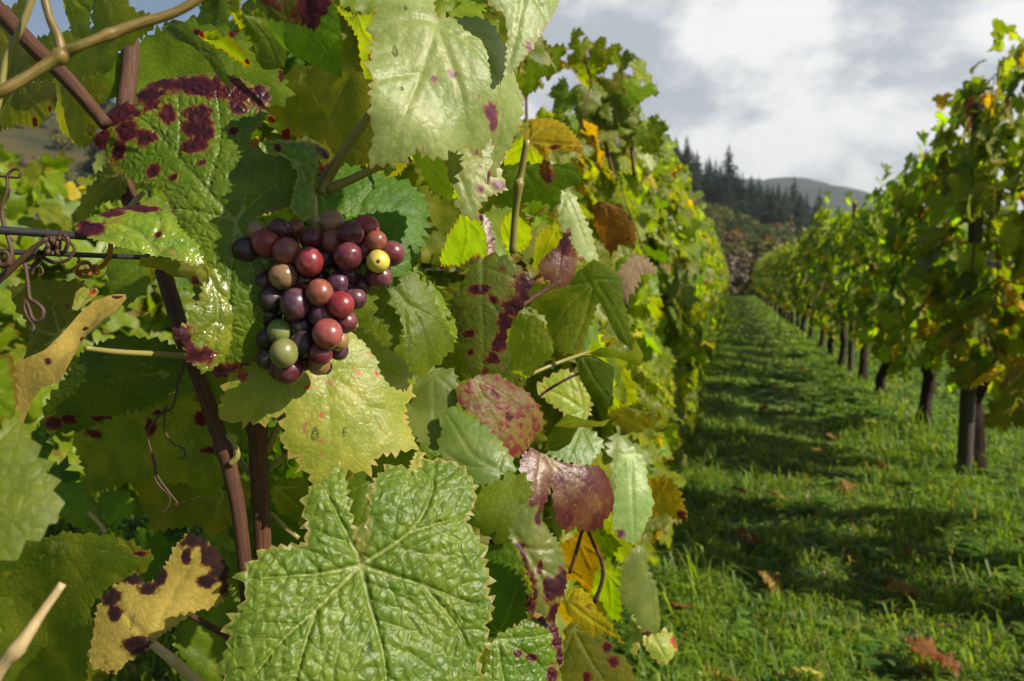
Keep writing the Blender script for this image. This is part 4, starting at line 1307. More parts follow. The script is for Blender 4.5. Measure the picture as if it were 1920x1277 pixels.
H([(1190, 1150), (1205, 1165), (1222, 1195), (1246, 1182), (1262, 1190), (1271, 1212), (1255, 1240), (1230, 1235), (1212, 1215), (1200, 1195), (1195, 1225), (1188, 1220)], (1215, 1170), .90, (.2, .5, .85), 'sick', 'curled pinkish tipped leaf lowest at the edge of the row', tip=-60, teeth=(13, 4), bend=(-6, -6, 0), spots=[(1265, 1205, 9)])
# --- centre-right layer
H([(997, 535), (1047, 528), (1089, 508), (1116, 538), (1119, 564), (1112, 590), (1093, 637), (1070, 663), (1043, 653), (1017, 590), (994, 574)], (1110, 530), .76, (-.35, .1, .93), 'dull', 'wet yellow green leaf glowing in half shade, centre of the row', tip=-140, teeth=(15, 4), veins=[[(1110, 530), (1060, 580), (1035, 640)], [(1110, 530), (1040, 540), (1000, 555)], [(1110, 530), (1095, 600), (1075, 655)]])
H([(1089, 505), (1112, 485), (1139, 498), (1165, 521), (1168, 558), (1178, 604), (1186, 658), (1159, 637), (1139, 597), (1122, 561), (1104, 530)], (1115, 525), .72, (-.2, .0, .97), 'green', 'pointed dark green leaf hanging in front of the glowing one', tip=-62, teeth=None, groove=.0006, veins=[[(1115, 525), (1150, 580), (1183, 652)], [(1150, 580), (1168, 560)], [(1115, 525), (1160, 525)]])
H([(955, 607), (981, 590), (1010, 600), (1030, 646), (1027, 669), (1005, 690), (984, 709), (954, 694), (952, 650)], (970, 700), .70, (-.6, .1, .8), 'lime', 'bright green sun shot leaf with raised veins', tip=75, teeth=(15, 3), bull=.0007, under=True)
H([(1103, 660), (1129, 653), (1178, 663), (1191, 633), (1208, 669), (1201, 689), (1190, 686), (1155, 673), (1125, 672)], (1104, 658), .80, (-.35, .6, .7), 'lime', 'long lime leaf edge seen almost side on', tip=-8, teeth=None, groove=.0004)
H([(1076, 669), (1112, 666), (1152, 689), (1149, 735), (1139, 775), (1112, 752), (1089, 712)], (1090, 668), .78, (-.15, -.1, .98), 'dark', 'two fold dark green leaf hanging in the shade', tip=-60, teeth=None, groove=.0005)
H([(1010, 725), (1040, 703), (1060, 692), (1080, 709), (1106, 748), (1103, 781), (1075, 785), (1050, 768), (1030, 752)], (1095, 770), .84, (.3, .2, .9), 'sick', 'cream lit wrinkled leaf behind a thin stalk', tip=150, teeth=(14, 4), bull=.0005)
H([(1038, 796), (1063, 778), (1100, 786), (1125, 788), (1147, 781), (1132, 797), (1100, 799), (1070, 802)], (1040, 796), .70, (-.2, .75, .6), 'lime', None, tip=0, teeth=None, groove=.0003)
H([(1020, 846), (1028, 815), (1038, 800), (1085, 800), (1069, 832), (1045, 845)], (1020, 845), .71, (-.1, -.2, .97), 'green', None, tip=20, teeth=None, groove=.0004)
H([(1060, 800), (1090, 795), (1130, 830), (1100, 872), (1050, 862), (1025, 848)], (1090, 800), .82, (.3, .4, .86), 'teal', None, tip=-110, teeth=(15, 4))
H([(1073, 423), (1070, 446), (1086, 459), (1091, 480), (1089, 508), (1063, 528), (1037, 515), (1020, 502), (1021, 485), (1035, 468), (1050, 459), (1060, 439)], (1072, 425), .74, (.25, .2, .95), 'maroon', 'shrivelled dark red leaf hanging by its tip', tip=-100, teeth=(11, 3), bend=(-18, -10, 5), wave=.012, spots=[(1065, 450, 14, 20)])
H([(1053, 364), (1072, 359), (1096, 398), (1120, 431), (1139, 479), (1115, 474), (1081, 450), (1062, 422), (1053, 402)], (1060, 362), .80, (.35, .35, .87), 'pale', 'pale bluish leaf above the shrivelled red one', tip=-55, teeth=(14, 4), bend=(-10, -3, 0))
H([(1115, 379), (1158, 383), (1187, 422), (1187, 455), (1158, 450), (1139, 470), (1122, 440), (1112, 410)], (1135, 380), .98, (-.3, .1, .95), 'brown', 'orange brown dead leaf, upper right of the near vine', tip=-70, teeth=(13, 4), bend=(-6, -8, 0))
H([(1163, 503), (1180, 485), (1200, 478), (1235, 503), (1205, 510), (1195, 530), (1177, 556), (1165, 530)], (1195, 480), 1.0, (.1, .3, .95), 'brown', 'pale brown dried leaf with a torn edge', tip=-110, teeth=(13, 5), bend=(-9, -9, 0), under=True)
H([(982, 260), (990, 225), (994, 213), (1027, 210), (1057, 227), (1074, 246), (1090, 269), (1088, 276), (1062, 276), (1036, 274), (1020, 290), (1001, 276)], (990, 262), .70, (-.25, .45, .85), 'yellow', 'yellow leaf with rusty patches above the upright stalk', tip=-10, teeth=(15, 3), bend=(-4, -9, 0), bull=.0006, spots=[(1040, 270, 12, 6)])
H([(1013, 302), (1024, 297), (1038, 321), (1033, 336), (1025, 340), (1012, 322)], (1020, 298), .70, (-.2, .2, .9), 'brown', None, teeth=(9, 3))
H([(921, 363), (932, 325), (940, 312), (970, 307), (1031, 307), (1069, 307), (1088, 326), (1088, 344), (1053, 354), (1041, 387), (1003, 373), (961, 384), (933, 384)], (975, 310), .78, (-.45, .2, .87), 'green', 'broad leaf half lit, half glowing, behind the upright stalk', tip=-60, teeth=(17, 4))
H([(935, 314), (952, 274), (980, 258), (1008, 281), (1013, 321), (985, 330), (960, 320)], (990, 265), .82, BK, 'lime', None, tip=-110, teeth=(15, 4))
H([(935, 431), (952, 405), (973, 391), (989, 415), (994, 434), (982, 465), (949, 474)], (960, 465), .80, BK, 'lime', None, tip=80, teeth=(14, 4))
H([(881, 418), (905, 403), (919, 415), (926, 445), (930, 470), (905, 472), (888, 470)], (900, 470), .68, (.2, .3, .9), 'maroon', 'rolled crimson leaf right of the lime one', tip=90, teeth=(10, 3), bend=(-26, 3, 0), spots=[(900, 410, 12)])
H([(1000, 470), (1010, 440), (1040, 420), (1060, 440), (1040, 470), (1010, 500), (1000, 505)], (1040, 425), .86, BK, 'dull', None, tip=-120, teeth=(13, 4))

# --- leaves at the top left
H([(182, 162), (187, 131), (219, 114), (215, 101), (249, 77), (283, 54), (330, 40), (370, 47), (428, 54), (455, 64), (468, 98), (475, 118), (498, 121), (525, 135), (539, 172), (529, 194), (492, 196), (440, 210), (340, 215), (236, 190)], (440, 95), .60, (.05, .10, 1), 'green', 'flat mid green leaf behind the blotched leaf', tip=160, teeth=(24, 9), spots=[(370, 62, 9), (438, 60, 10), (500, 123, 10, 7), (527, 143, 5, 12)], groove=.0004)
H([(88, 152), (120, 150), (148, 148), (178, 135), (188, 162), (176, 189), (170, 236), (157, 268), (131, 268), (118, 249), (98, 242), (88, 202)], (150, 146), .50, (-.5, .0, .87), 'dull', 'dull yellow green leaf over the distant hillside', tip=-95, teeth=(18, 5), groove=.0004, veins=[[(150, 146), (140, 200), (135, 265)], [(150, 146), (105, 190)]])
H([(-40, 150), (0, 158), (50, 150), (88, 152), (95, 190), (86, 205), (71, 215), (47, 232), (15, 228), (-40, 240)], (30, 150), .46, (-.5, .0, .87), 'dull', None, tip=-95, teeth=(18, 5), groove=.0004, spots=[(48, 226, 8), (80, 200, 9, 7)])
H([(98, -30), (150, -30), (147, 20), (151, 42), (140, 56), (120, 60), (108, 40)], (120, -20), .52, (-.45, .1, .9), 'dull', None, tip=-90, teeth=(16, 4))
H([(70, 78), (100, 66), (140, 60), (170, 56), (168, -25), (205, -30), (250, 20), (290, 30), (275, 60), (225, 95), (215, 125), (190, 148), (140, 152), (60, 152), (20, 140)], (200, -10), .56, (-.35, -.1, .92), 'dull', 'shaded olive leaf against the blue sky at the top left', tip=-120, teeth=(20, 5), groove=.0004)
H([(-40, 20), (10, 10), (30, -20), (42, 20), (30, 45), (75, 110), (60, 140), (0, 160), (-40, 150)], (-20, 30), .50, (-.4, .1, .9), 'dull', None, tip=-60, teeth=(20, 4), groove=.0004)
H([(490, 190), (540, 130), (590, 118), (640, 120), (690, 150), (702, 205), (735, 268), (730, 322), (685, 305), (650, 315), (610, 288), (598, 262), (540, 250), (505, 232)], (560, 140), .62, (-.45, .1, .9), 'dull', 'large olive leaf in shade behind the blotched leaf and the stalks', tip=-50, teeth=(20, 5), groove=.0005)
H([(455, -20), (500, -40), (600, -50), (640, 20), (645, 80), (640, 146), (590, 122), (566, 111), (540, 90), (515, 64), (492, 27)], (520, -30), .50, (-.35, -.2, .92), 'green', 'pointed dark green leaf hanging from the top edge', tip=-55, teeth=None, groove=.0006, veins=[[(520, -30), (570, 50), (636, 140)], [(560, 30), (645, 70)], [(520, -30), (620, 0)]])
H([(445, 20), (492, 28), (515, 64), (535, 95), (530, 125), (500, 128), (485, 125), (471, 108), (460, 60)], (455, 25), .53, (-.1, -.1, .98), 'green', None, tip=-60, teeth=None, groove=.0005)
H([(630, 10), (660, 30), (700, 28), (704, 60), (689, 115), (704, 155), (690, 205), (680, 182), (683, 135), (668, 67)], (665, 25), .60, BK, 'lime', 'narrow lime strip of leaf along the pale leaf', tip=-80, teeth=(15, 4), under=True)
H([(476, -40), (492, 24), (535, 38), (565, 42), (589, 55), (603, 27), (640, -40)], (560, -50), .30, (.0, -.2, .97), 'darkred', 'blurred brown and green leaf tip at the top edge', tip=-80, teeth=(16, 4), spots=[(585, 15, 40, 34), (590, 45, 14)])
H([(432, -20), (438, 20), (452, 45), (461, 52), (455, 10), (448, -20)], (440, -15), .45, BKL, 'lime', None, tip=-75, teeth=(12, 4))
H([(296, 47), (323, 34), (345, 42), (364, 64), (401, 91), (414, 114), (421, 152), (401, 135), (385, 108), (374, 98), (357, 84), (330, 74)], (298, 46), .42, (-.2, .35, .9), 'dark', 'narrow dark leaf hanging over the purple top of the blotched one', tip=-40, teeth=None, groove=.0005, bend=(0, -10, 0))
H([(364, 67), (391, 61), (421, 77), (451, 108), (452, 130), (440, 122), (425, 112), (400, 92)], (366, 66), .53, BKL, 'lime', None, tip=-40, teeth=(13, 4), spots=[(370, 66, 7), (451, 120, 5)])
H([(470, 215), (488, 199), (508, 215), (535, 236), (535, 256), (522, 252), (505, 232), (478, 219)], (474, 214), .53, (-.4, .3, .87), 'lime', 'small lime and red leaf tip right of the blotched leaf', tip=-30, teeth=None, spots=[(515, 220, 22, 7), (530, 247, 11), (490, 203, 8)])
H([(600, 270), (640, 265), (700, 265), (735, 280), (760, 310), (720, 335), (680, 320), (620, 330), (600, 310)], (700, 270), .66, BK, 'dull', None, tip=-110, teeth=(16, 5))
H([(560, 250), (605, 268), (640, 330), (600, 360), (575, 330), (555, 300)], (570, 255), .60, (-.3, .1, .9), 'dull', None, tip=-70, teeth=(15, 4), spots=[(600, 325, 20, 18)])
H([(590, 365), (606, 362), (625, 385), (632, 405), (615, 408), (596, 400)], (598, 364), .53, (.2, .2, .95), 'teal', None, tip=-60, teeth=None, groove=.0002)

# --- leaves at the lower left
H([(0, 696), (48, 678), (93, 665), (128, 636), (160, 606), (192, 582), (229, 570), (250, 569), (254, 580), (240, 601), (208, 617), (170, 638), (149, 660), (128, 692), (107, 710), (67, 718), (30, 740), (0, 770), (-40, 780), (-40, 700)], (150, 655), .415, (-.1, .55, .82), 'dry', 'folded yellow green leaf speckled with brown, seen from its edge at the left', tip=30, teeth=None, groove=.0004, bend=(0, -22, 0), wave=.008, curl=-.002, veins=[[(150, 655), (190, 610), (245, 575)], [(150, 655), (90, 690), (0, 720)]], spots=[(235, 575, 14, 5), (170, 625, 7, 4), (160, 640, 5, 3), (95, 680, 8, 4), (92, 715, 8, 5)])
H([(29, 545), (53, 532), (99, 526), (149, 529), (140, 548), (130, 580), (120, 636), (80, 668), (43, 670), (50, 633), (50, 606), (35, 580)], (110, 630), .47, (-.25, .1, .95), 'dull', 'dull olive leaf behind the wires with a sunny yellow top', tip=110, teeth=(16, 4), groove=.0004)
H([(130, 577), (138, 545), (156, 529), (165, 545), (176, 533), (182, 545), (160, 565), (140, 580)], (133, 577), .45, (.1, .2, .95), 'sick', None, tip=50, teeth=None, spots=[(170, 545, 9, 8)])
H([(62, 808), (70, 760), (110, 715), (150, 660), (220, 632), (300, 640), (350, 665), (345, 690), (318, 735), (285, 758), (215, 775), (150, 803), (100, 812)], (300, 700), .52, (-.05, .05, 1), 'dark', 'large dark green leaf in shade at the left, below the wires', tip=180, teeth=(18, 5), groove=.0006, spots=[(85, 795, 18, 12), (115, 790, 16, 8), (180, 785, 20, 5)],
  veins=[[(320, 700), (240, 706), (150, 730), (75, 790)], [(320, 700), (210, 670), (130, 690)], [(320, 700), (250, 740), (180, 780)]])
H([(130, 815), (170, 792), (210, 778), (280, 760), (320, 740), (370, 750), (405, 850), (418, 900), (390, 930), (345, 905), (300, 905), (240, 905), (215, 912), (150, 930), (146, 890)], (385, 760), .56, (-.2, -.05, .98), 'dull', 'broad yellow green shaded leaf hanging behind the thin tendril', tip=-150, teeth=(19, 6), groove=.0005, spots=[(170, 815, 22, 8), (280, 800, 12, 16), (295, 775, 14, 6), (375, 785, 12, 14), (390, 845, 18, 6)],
  veins=[[(385, 760), (300, 830), (160, 910)], [(385, 760), (360, 830), (350, 900)], [(385, 760), (290, 790), (180, 810)]])
H([(238, 914), (280, 902), (327, 904), (380, 915), (421, 925), (455, 905), (475, 920), (450, 960), (435, 975), (397, 1007), (372, 985), (330, 990), (276, 998), (266, 979), (252, 951)], (420, 915), .585, (-.15, -.05, .98), 'dull', 'yellow green shaded leaf behind the lower canes', tip=-160, teeth=(18, 5), groove=.0005)
H([(346, 1003), (370, 1012), (388, 1026), (405, 1050), (416, 1070), (414, 1112), (397, 1138), (355, 1152), (320, 1175), (290, 1199), (281, 1213), (234, 1241), (206, 1268), (178, 1260), (156, 1246), (164, 1152), (175, 1130), (187, 1115), (238, 1082), (262, 1101), (280, 1090), (299, 1068), (318, 1030)], (285, 1207), .44, (.0, .15, .98), 'dry', 'dry straw yellow leaf with charred black edges at the lower left', tip=60, teeth=(14, 4), groove=.0008,
  veins=[[(285, 1207), (310, 1130), (350, 1060), (370, 1015)], [(285, 1207), (340, 1150), (405, 1110)], [(285, 1207), (240, 1170), (200, 1120)], [(285, 1207), (220, 1220), (165, 1245)]],
  spots=[(360, 1015, 32, 18), (385, 1040, 22, 24), (405, 1075, 20, 28), (340, 1045, 12, 18), (240, 1090, 24, 14), (262, 1108, 16, 12), (195, 1125, 24, 14), (205, 1155, 12, 16), (250, 1215, 34, 16), (380, 1095, 20, 10), (410, 1110, 12, 16), (290, 1085, 14), (200, 1265, 6)], bend=(-5, -4, 2), wave=.006)
H([(-160, 640), (-40, 690), (0, 760), (30, 776), (52, 816), (84, 876), (112, 955), (98, 982), (61, 1007), (23, 1040), (0, 1054), (-160, 1080)], (-120, 900), .27, (.45, .35, .82), 'green', 'blurred bright green leaf close to the lens at the left edge', tip=0, teeth=(40, 10), groove=.0003, wave=.003, h=.004)
H([(-60, 690), (-5, 660), (6, 700), (14, 740), (8, 775), (-30, 790), (-80, 760)], (-40, 730), .28, (-.1, .1, .97), 'lime', None, tip=0, teeth=(22, 5))
H([(-60, 1060), (-10, 1068), (20, 1085), (10, 1100), (25, 1130), (10, 1160), (0, 1190), (-60, 1200)], (-50, 1120), .28, (.2, .3, .9), 'green', None, tip=0, teeth=(24, 8))
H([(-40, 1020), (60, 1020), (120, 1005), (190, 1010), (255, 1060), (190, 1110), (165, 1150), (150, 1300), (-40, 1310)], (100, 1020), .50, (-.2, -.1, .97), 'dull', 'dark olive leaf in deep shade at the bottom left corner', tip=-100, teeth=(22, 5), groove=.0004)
H([(60, 1040), (90, 1010), (154, 1002), (220, 1012), (280, 1040), (262, 1077), (200, 1090), (140, 1100), (80, 1080)], (250, 1050), .54, (-.1, .1, .98), 'dull', None, tip=175, teeth=(20, 5), spots=[(210, 1035, 16, 6), (260, 1040, 14, 5)])
H([(94, 914), (150, 905), (160, 930), (190, 985), (160, 1002), (110, 965)], (188, 995), .60, (-.2, .2, .95), 'green', None, tip=130, teeth=(15, 4))
H([(185, 925), (234, 922), (243, 960), (225, 972), (187, 985), (178, 950)], (188, 995), .60, (-.1, .2, .97), 'green', None, tip=60, teeth=(15, 4))
H([(505, 915), (530, 902), (565, 905), (575, 935), (578, 968), (568, 992), (548, 975), (520, 962), (508, 940)], (515, 915), .56, (-.1, -.1, .98), 'dull', 'small curled brownish leaf in the shade right of the canes', tip=-50, teeth=(14, 4), bend=(-12, -6, 0), spots=[(572, 985, 8, 10)])
H([(640, 930), (690, 870), (760, 850), (790, 870), (760, 900), (700, 930), (680, 980), (655, 980)], (700, 900), .60, (.1, .3, .9), 'green', None, tip=-60, teeth=(16, 5))
H([(770, 880), (785, 842), (797, 845), (792, 870), (782, 890)], (778, 885), .50, (.3, .4, .8), 'sick', None, tip=80, teeth=(8, 4))
H([(390, 690), (440, 680), (470, 700), (430, 750), (420, 790), (395, 770), (372, 720)], (440, 690), .60, (.2, .1, .97), 'green', None, tip=-110, teeth=(16, 5))
H([(195, 470), (240, 462), (300, 478), (290, 520), (240, 570), (205, 560)], (290, 470), .60, (-.1, .2, .97), 'green', None, tip=-140, teeth=(16, 5))
H([(130, 395), (150, 360), (190, 320), (215, 300), (235, 330), (225, 365), (170, 382), (140, 420)], (225, 330), .56, (-.35, .1, .93), 'dull', 'toothed dull leaf behind the curled one above the wires', tip=-150, teeth=(17, 6))

for (px, py, d, tp, mt) in [(1085, 1050, .95, -60, 'yellow'), (1120, 1015, .98, -100, 'sunny'), (1140, 1110, 1.0, -80, 'lime'), (1090, 1160, .92, -50, 'yellow'), (1150, 1010, .96, -50, 'lime'), (1010, 1090, .95, -70, 'dull')]:
    a = np.linspace(0, 2 * np.pi, 11, endpoint=False)
    rr_ = 42 * (1 + .22 * np.cos(a * 5 + 1) + .12 * np.sin(a * 3 + px))
    H([(px + r * math.cos(t), py + 1.15 * r * math.sin(t)) for r, t in zip(rr_, a)], (px, py - 34), d, (-.55, -.3, .78), mt, None, tip=tp, teeth=(13, 4))
# leaves deeper inside the near vine
lv = row_leaves(150, .50, 1.45, .75, 1.62, -.62, .17, 301, WL, size=(.09, .14))
lv = [l for l in lv if ((l[0] - CAM) @ RGT) / ((l[0] - CAM) @ FWD) > -.36]
r_ = np.random.default_rng(302)
for _ in range(60):
    px, py = r_.uniform(560, 1010), r_.uniform(-40, 1250)
    d = r_.uniform(.70, .95) + max(0, (px - 800) / 600)
    nn = cam_dir((r_.normal(.1, .4), r_.normal(.15, .3), .9))
    dn = np.array([r_.normal(0, .4), r_.normal(0, .4), -1.0])
    B = -(dn - nn * np.dot(dn, nn)); B /= np.linalg.norm(B)
    lv.append((W(px, py, d), np.cross(B, nn), B, nn, r_.uniform(.09, .14), ['green', 'dull', 'sunny', 'dull', 'lime'][r_.integers(5)]))
for _ in range(22):
    px, py = r_.uniform(-20, 560), r_.choice([r_.uniform(-60, 200), r_.uniform(700, 1250)])
    if px < 330 and py < 200: continue
    if 330 < px < 440 and py > 1100: continue
    d = r_.uniform(.62, .8)
    nn = cam_dir((r_.normal(-.1, .3), r_.normal(.1, .3), .9))
    dn = np.array([r_.normal(0, .4), r_.normal(0, .4), -1.0])
    B = -(dn - nn * np.dot(dn, nn)); B /= np.linalg.norm(B)
    lv.append((W(px, py, d), np.cross(B, nn), B, nn, r_.uniform(.08, .12), ['green', 'dull', 'dark', 'dull'][r_.integers(4)]))
f_ = obj('foliage', foliage_mesh('foliage', lv, TEMP_HI, 303, (-.44, .5, 0)), vine)
f_['kind'] = 'stuff'


# --- canes, shoots and leaf stalks of the near vine
def stem(name, pts, d, wpx, mat, label=None, sides=12, nodes=(), rough=.05, n=None):
    P = np.array([W(p[0], p[1], d if np.isscalar(d) else d[i]) for i, p in enumerate(pts)])
    dd = d if np.isscalar(d) else np.array(d)
    wv = np.asarray(wpx, float) * .5 * (np.mean(dd) / F)
    o = tube(name, P, wv, M[mat], vine, sides=sides, nodes=nodes, rough=rough, seed=len(bpy.data.objects), n=n)
    if label: o['label'] = label
    return o


HEAD = np.array([-.46, .52, .55])
tube('trunk', [(-.44, .50, -.08), (-.43, .52, .2), (-.47, .49, .40), HEAD], [.05, .034, .036, .045], M['bark'], vine, sides=12, n=24, rough=.2, nodes=((.92, .35, .08),))
stem('cane', [(-60, -40), (0, 22), (70, 95), (128, 150), (200, 235)], .47, [34, 32, 30, 28, 24], 'cane', 'red brown cane crossing the top left corner', n=30)
stem('cane', [(190, -60), (225, 30), (245, 95), (235, 200), (232, 330), (262, 420), (305, 510), (345, 640), (372, 705), (405, 800), (428, 868), (447, 960), (462, 1100), (470, 1260)], [.60, .60, .60, .585, .575, .56, .545, .53, .52, .52, .52, .52, .52, .52], [44, 40, 36, 34, 33, 32, 30, 29, 27, 27, 29, 26, 25, 25], 'cane', 'long dark red brown cane running down behind the curled leaf', n=90, nodes=((.74, .35, .012), (.42, .2, .01)))
stem('cane', [(470, 640), (478, 740), (484, 860), (489, 960), (493, 1060), (500, 1260)], .535, [33, 33, 35, 33, 33, 34], 'cane', 'straight thick cane under the sunlit leaf', n=50, nodes=((.30, .22, .02),))
for e0, k in ((W(470, 1260, .52), 0), (W(500, 1260, .535), 1)):
    tube('cane', [HEAD, HEAD * .45 + e0 * .55 + (0, .01, 0), e0], [.009, .007, .0045], M['cane'], vine, sides=9, rough=.06, n=20)
stem('shoot', [(-60, 190), (0, 172), (60, 138), (118, 102), (150, 86), (205, 64), (260, 44), (330, 22), (420, -30)], [.30, .30, .305, .31, .31, .315, .32, .325, .33], [24, 22, 20, 24, 19, 19, 21, 18, 16], 'petiole_red', 'blurred yellow green shoot crossing the top left close to the lens', nodes=((.36, .5, .02), (.62, .35, .02)))
stem('leaf_stalk', [(75, -40), (92, 30), (108, 68), (116, 104)], [.31, .31, .31, .31], [16, 15, 18, 22], 'petiole_red')
stem('leaf_stalk', [(75, -40), (40, 50), (12, 110), (0, 180), (-20, 260)], .32, [14, 13, 12, 12, 10], 'petiole')
stem('leaf_stalk', [(704, 196), (680, 235), (645, 285), (615, 330), (598, 362)], [.505, .505, .51, .515, .515], [17, 17, 19, 24, 32], 'petiole', 'stout olive leaf stalk rising from above the grapes')
stem('leaf_stalk', [(776, 281), (720, 308), (660, 336), (612, 356)], [.535, .53, .52, .515], [13, 15, 16, 20], 'petiole', 'olive leaf stalk branching right above the grapes')
stem('shoot', [(988, 262), (976, 330), (972, 350), (966, 400), (961, 475)], [.68, .69, .69, .70, .71], [12, 13, 18, 13, 15], 'petiole', 'upright tan green stalk in the middle of the row', nodes=((.42, .3, .03),))
stem('leaf_stalk', [(160, 653), (220, 660), (290, 664), (352, 668)], [.44, .46, .48, .50], [9, 11, 12, 14], 'petiole', 'yellow speckled leaf stalk reaching left from the cane')
stem('leaf_stalk', [(-40, 1330), (0, 1255), (38, 1210), (75, 1155), (118, 1094)], [.29, .29, .29, .295, .30], [28, 25, 25, 18, 15], 'petiole_tan', 'blurred cream leaf stalk in the lower left corner', nodes=((.45, .25, .06),))
stem('leaf_stalk', [(286, 1207), (320, 1235), (355, 1265), (400, 1310)], [.44, .44, .45, .45], [15, 18, 20, 20], 'petiole_tan', 'cream stalk of the dry yellow leaf')
stem('leaf_stalk', [(1052, 526), (1010, 552), (968, 580), (940, 600)], [.73, .72, .70, .69], [8, 8, 9, 10], 'cane')
stem('leaf_stalk', [(1104, 660), (1060, 675), (1010, 695), (975, 712)], [.79, .76, .74, .72], 7, 'petiole')
stem('leaf_stalk', [(1095, 696), (1060, 712), (1025, 733), (1010, 745)], .80, 5, 'cane')
stem('leaf_stalk', [(395, 770), (415, 805), (440, 850), (470, 890)], .545, [7, 9, 11, 12], 'petiole')
stem('leaf_stalk', [(432, 870), (445, 855), (440, 835), (425, 815)], .515, [14, 12, 10, 8], 'petiole')
stem('leaf_stalk', [(497, 850), (515, 815), (532, 785)], .54, [14, 13, 12], 'petiole')
stem('leaf_stalk', [(500, 885), (525, 862), (555, 845)], .54, [12, 10, 9], 'petiole')
stem('leaf_stalk', [(505, 960), (530, 985), (560, 1010)], .55, [9, 10, 10], 'petiole')
stem('leaf_stalk', [(355, 1152), (395, 1175), (440, 1200)], .50, [9, 11, 12], 'cane')
stem('leaf_stalk', [(165, 960), (190, 985), (198, 1000)], .56, [7, 8, 10], 'petiole_tan')
stem('shoot', [(1068, 1075), (1082, 1030), (1090, 1000), (1098, 985)], .78, [7, 7, 7, 8], 'cane')
stem('shoot', [(1115, 1130), (1130, 1085), (1128, 1050), (1118, 1030), (1100, 990)], .80, [8, 8, 8, 7, 6], 'cane')
stem('leaf_stalk', [(270, 360), (255, 375), (235, 400)], .53, [9, 10, 10], 'petiole_tan')


# --- tendrils
def coil(cx, cy, r, turns, a0=0., drift=(0, 0), grow=0., ry=None, n=14):
    return [(cx + drift[0] * k + (r + grow * k) * math.cos(a0 + k * 2 * math.pi), cy + drift[1] * k + (ry or r) * math.sin(a0 + k * 2 * math.pi)) for k in np.linspace(0, turns, int(n * turns))]


def tendril(pts, d, wpx, mat, label=None, wob=.0):
    dd = np.full(len(pts), d, float)
    if wob:
        dd = dd + wob * np.sin(np.linspace(0, len(pts) * .9, len(pts)))
    P = np.array([W(p[0], p[1], dd[i]) for i, p in enumerate(pts)])
    o = tube('tendril', P, np.asarray(wpx, float) * .5 * d / F, M[mat], vine, sides=8, n=len(pts) * 4, rough=.08, seed=len(pts))
    if label: o['label'] = label


tendril([(18, 500), (22, 470), (12, 435), (4, 405), (6, 380), (14, 355), (14, 332), (24, 318), (38, 320), (36, 332), (20, 332), (0, 330)], .41, [9, 8, 7, 6, 5, 5], 'tendril', 'dark tendril rising above the wires with a hooked end')
tendril([(-30, 545), (0, 522), (35, 492), (62, 466), (88, 447)], .415, [17, 15, 13, 11, 8], 'tendril', 'thick dry tendril slanting up to the lower wire')
tendril([(40, 505), (60, 500), (80, 480), (88, 465)] + [(88 + 5.2 * k + 2 * math.sin(k * 6.283), 461 + 15 * math.cos(k * 6.283)) for k in np.linspace(0, 5, 55)] + [(122, 470), (128, 450), (118, 440)], .43, [9, 9, 8, 7, 7, 8], 'tendril', 'dry tendril wound in tight rings round the lower wire', wob=.004)
tendril([(0, 488), (25, 492), (50, 488), (70, 480), (100, 492), (125, 488), (135, 478), (140, 465), (128, 452), (112, 445), (118, 430)], .43, [8, 8, 7, 6, 6, 6], 'tendril')
tendril([(6, 470), (-4, 482), (0, 496), (14, 495), (18, 480), (8, 472)], .41, [11, 12, 11], 'tendril')
tendril([(46, 492), (50, 515), (53, 540), (56, 560), (68, 568), (80, 580), (80, 594), (70, 602), (60, 595), (55, 578), (48, 562), (46, 580), (56, 600), (62, 606)], .42, [7, 8, 8, 7, 6, 7], 'tendril', 'hanging dry tendril ending in a loop with a raindrop')
tendril([(70, 520), (80, 512), (76, 500), (64, 504), (60, 516)], .42, 4, 'tendril')
tendril([(145, 490), (150, 495)] + coil(158, 505, 14, 1.6, a0=-1.0) + [(172, 508), (182, 512), (182, 500), (172, 502), (178, 506), (195, 495), (206, 476), (207, 450)], .455, [4, 6, 7, 7, 8, 8, 9], 'tendril_orange', 'small orange tendril coil below the lower wire', wob=.003)
tendril([(145, 480), (150, 492), (142, 500), (134, 506), (128, 512)], .455, 4, 'tendril')
tendril([(347, 676), (334, 715), (330, 740), (322, 765), (303, 775), (290, 790), (279, 805), (278, 825), (284, 850), (290, 875), (298, 897), (318, 925), (332, 943), (328, 950)], .515, [6, 5, 4.5, 4, 4, 3.5], 'tendril', 'thin dark tendril drooping between the shaded leaves')
tendril([(303, 775), (312, 762), (308, 785), (310, 810), (325, 832), (345, 842), (346, 856), (338, 862)], .515, [4, 4, 3.5, 3], 'tendril')
tendril([(283, 845), (292, 870), (290, 895), (302, 915), (318, 930), (316, 950), (300, 964)], .515, [3.5, 3.5, 3], 'tendril')

# --- trellis wires
wa, wb = W(0, 416, .405), None


def wire(px0, py0, d0, wpx, label):
    a = W(px0, py0, d0)
    pts = [a + np.array([0, t, -.0 - .010 * math.sin(math.pi * min(max((t + .5) / 5, 0), 1))]) for t in (-.6, -.25, 0, .3, .8, 1.6, 3, 5, 9, 14)]
    o = tube('trellis_wire', pts, wpx * .5 * d0 / F, M['wire'], None, sides=10, n=70, origin=a)
    tag(o, label, 'wire')


wire(0, 420, .405, 16, 'upper of the two black trellis wires at the left, the thicker one')
wire(20, 461, .415, 11, 'lower black trellis wire at the left, wrapped by tendrils')

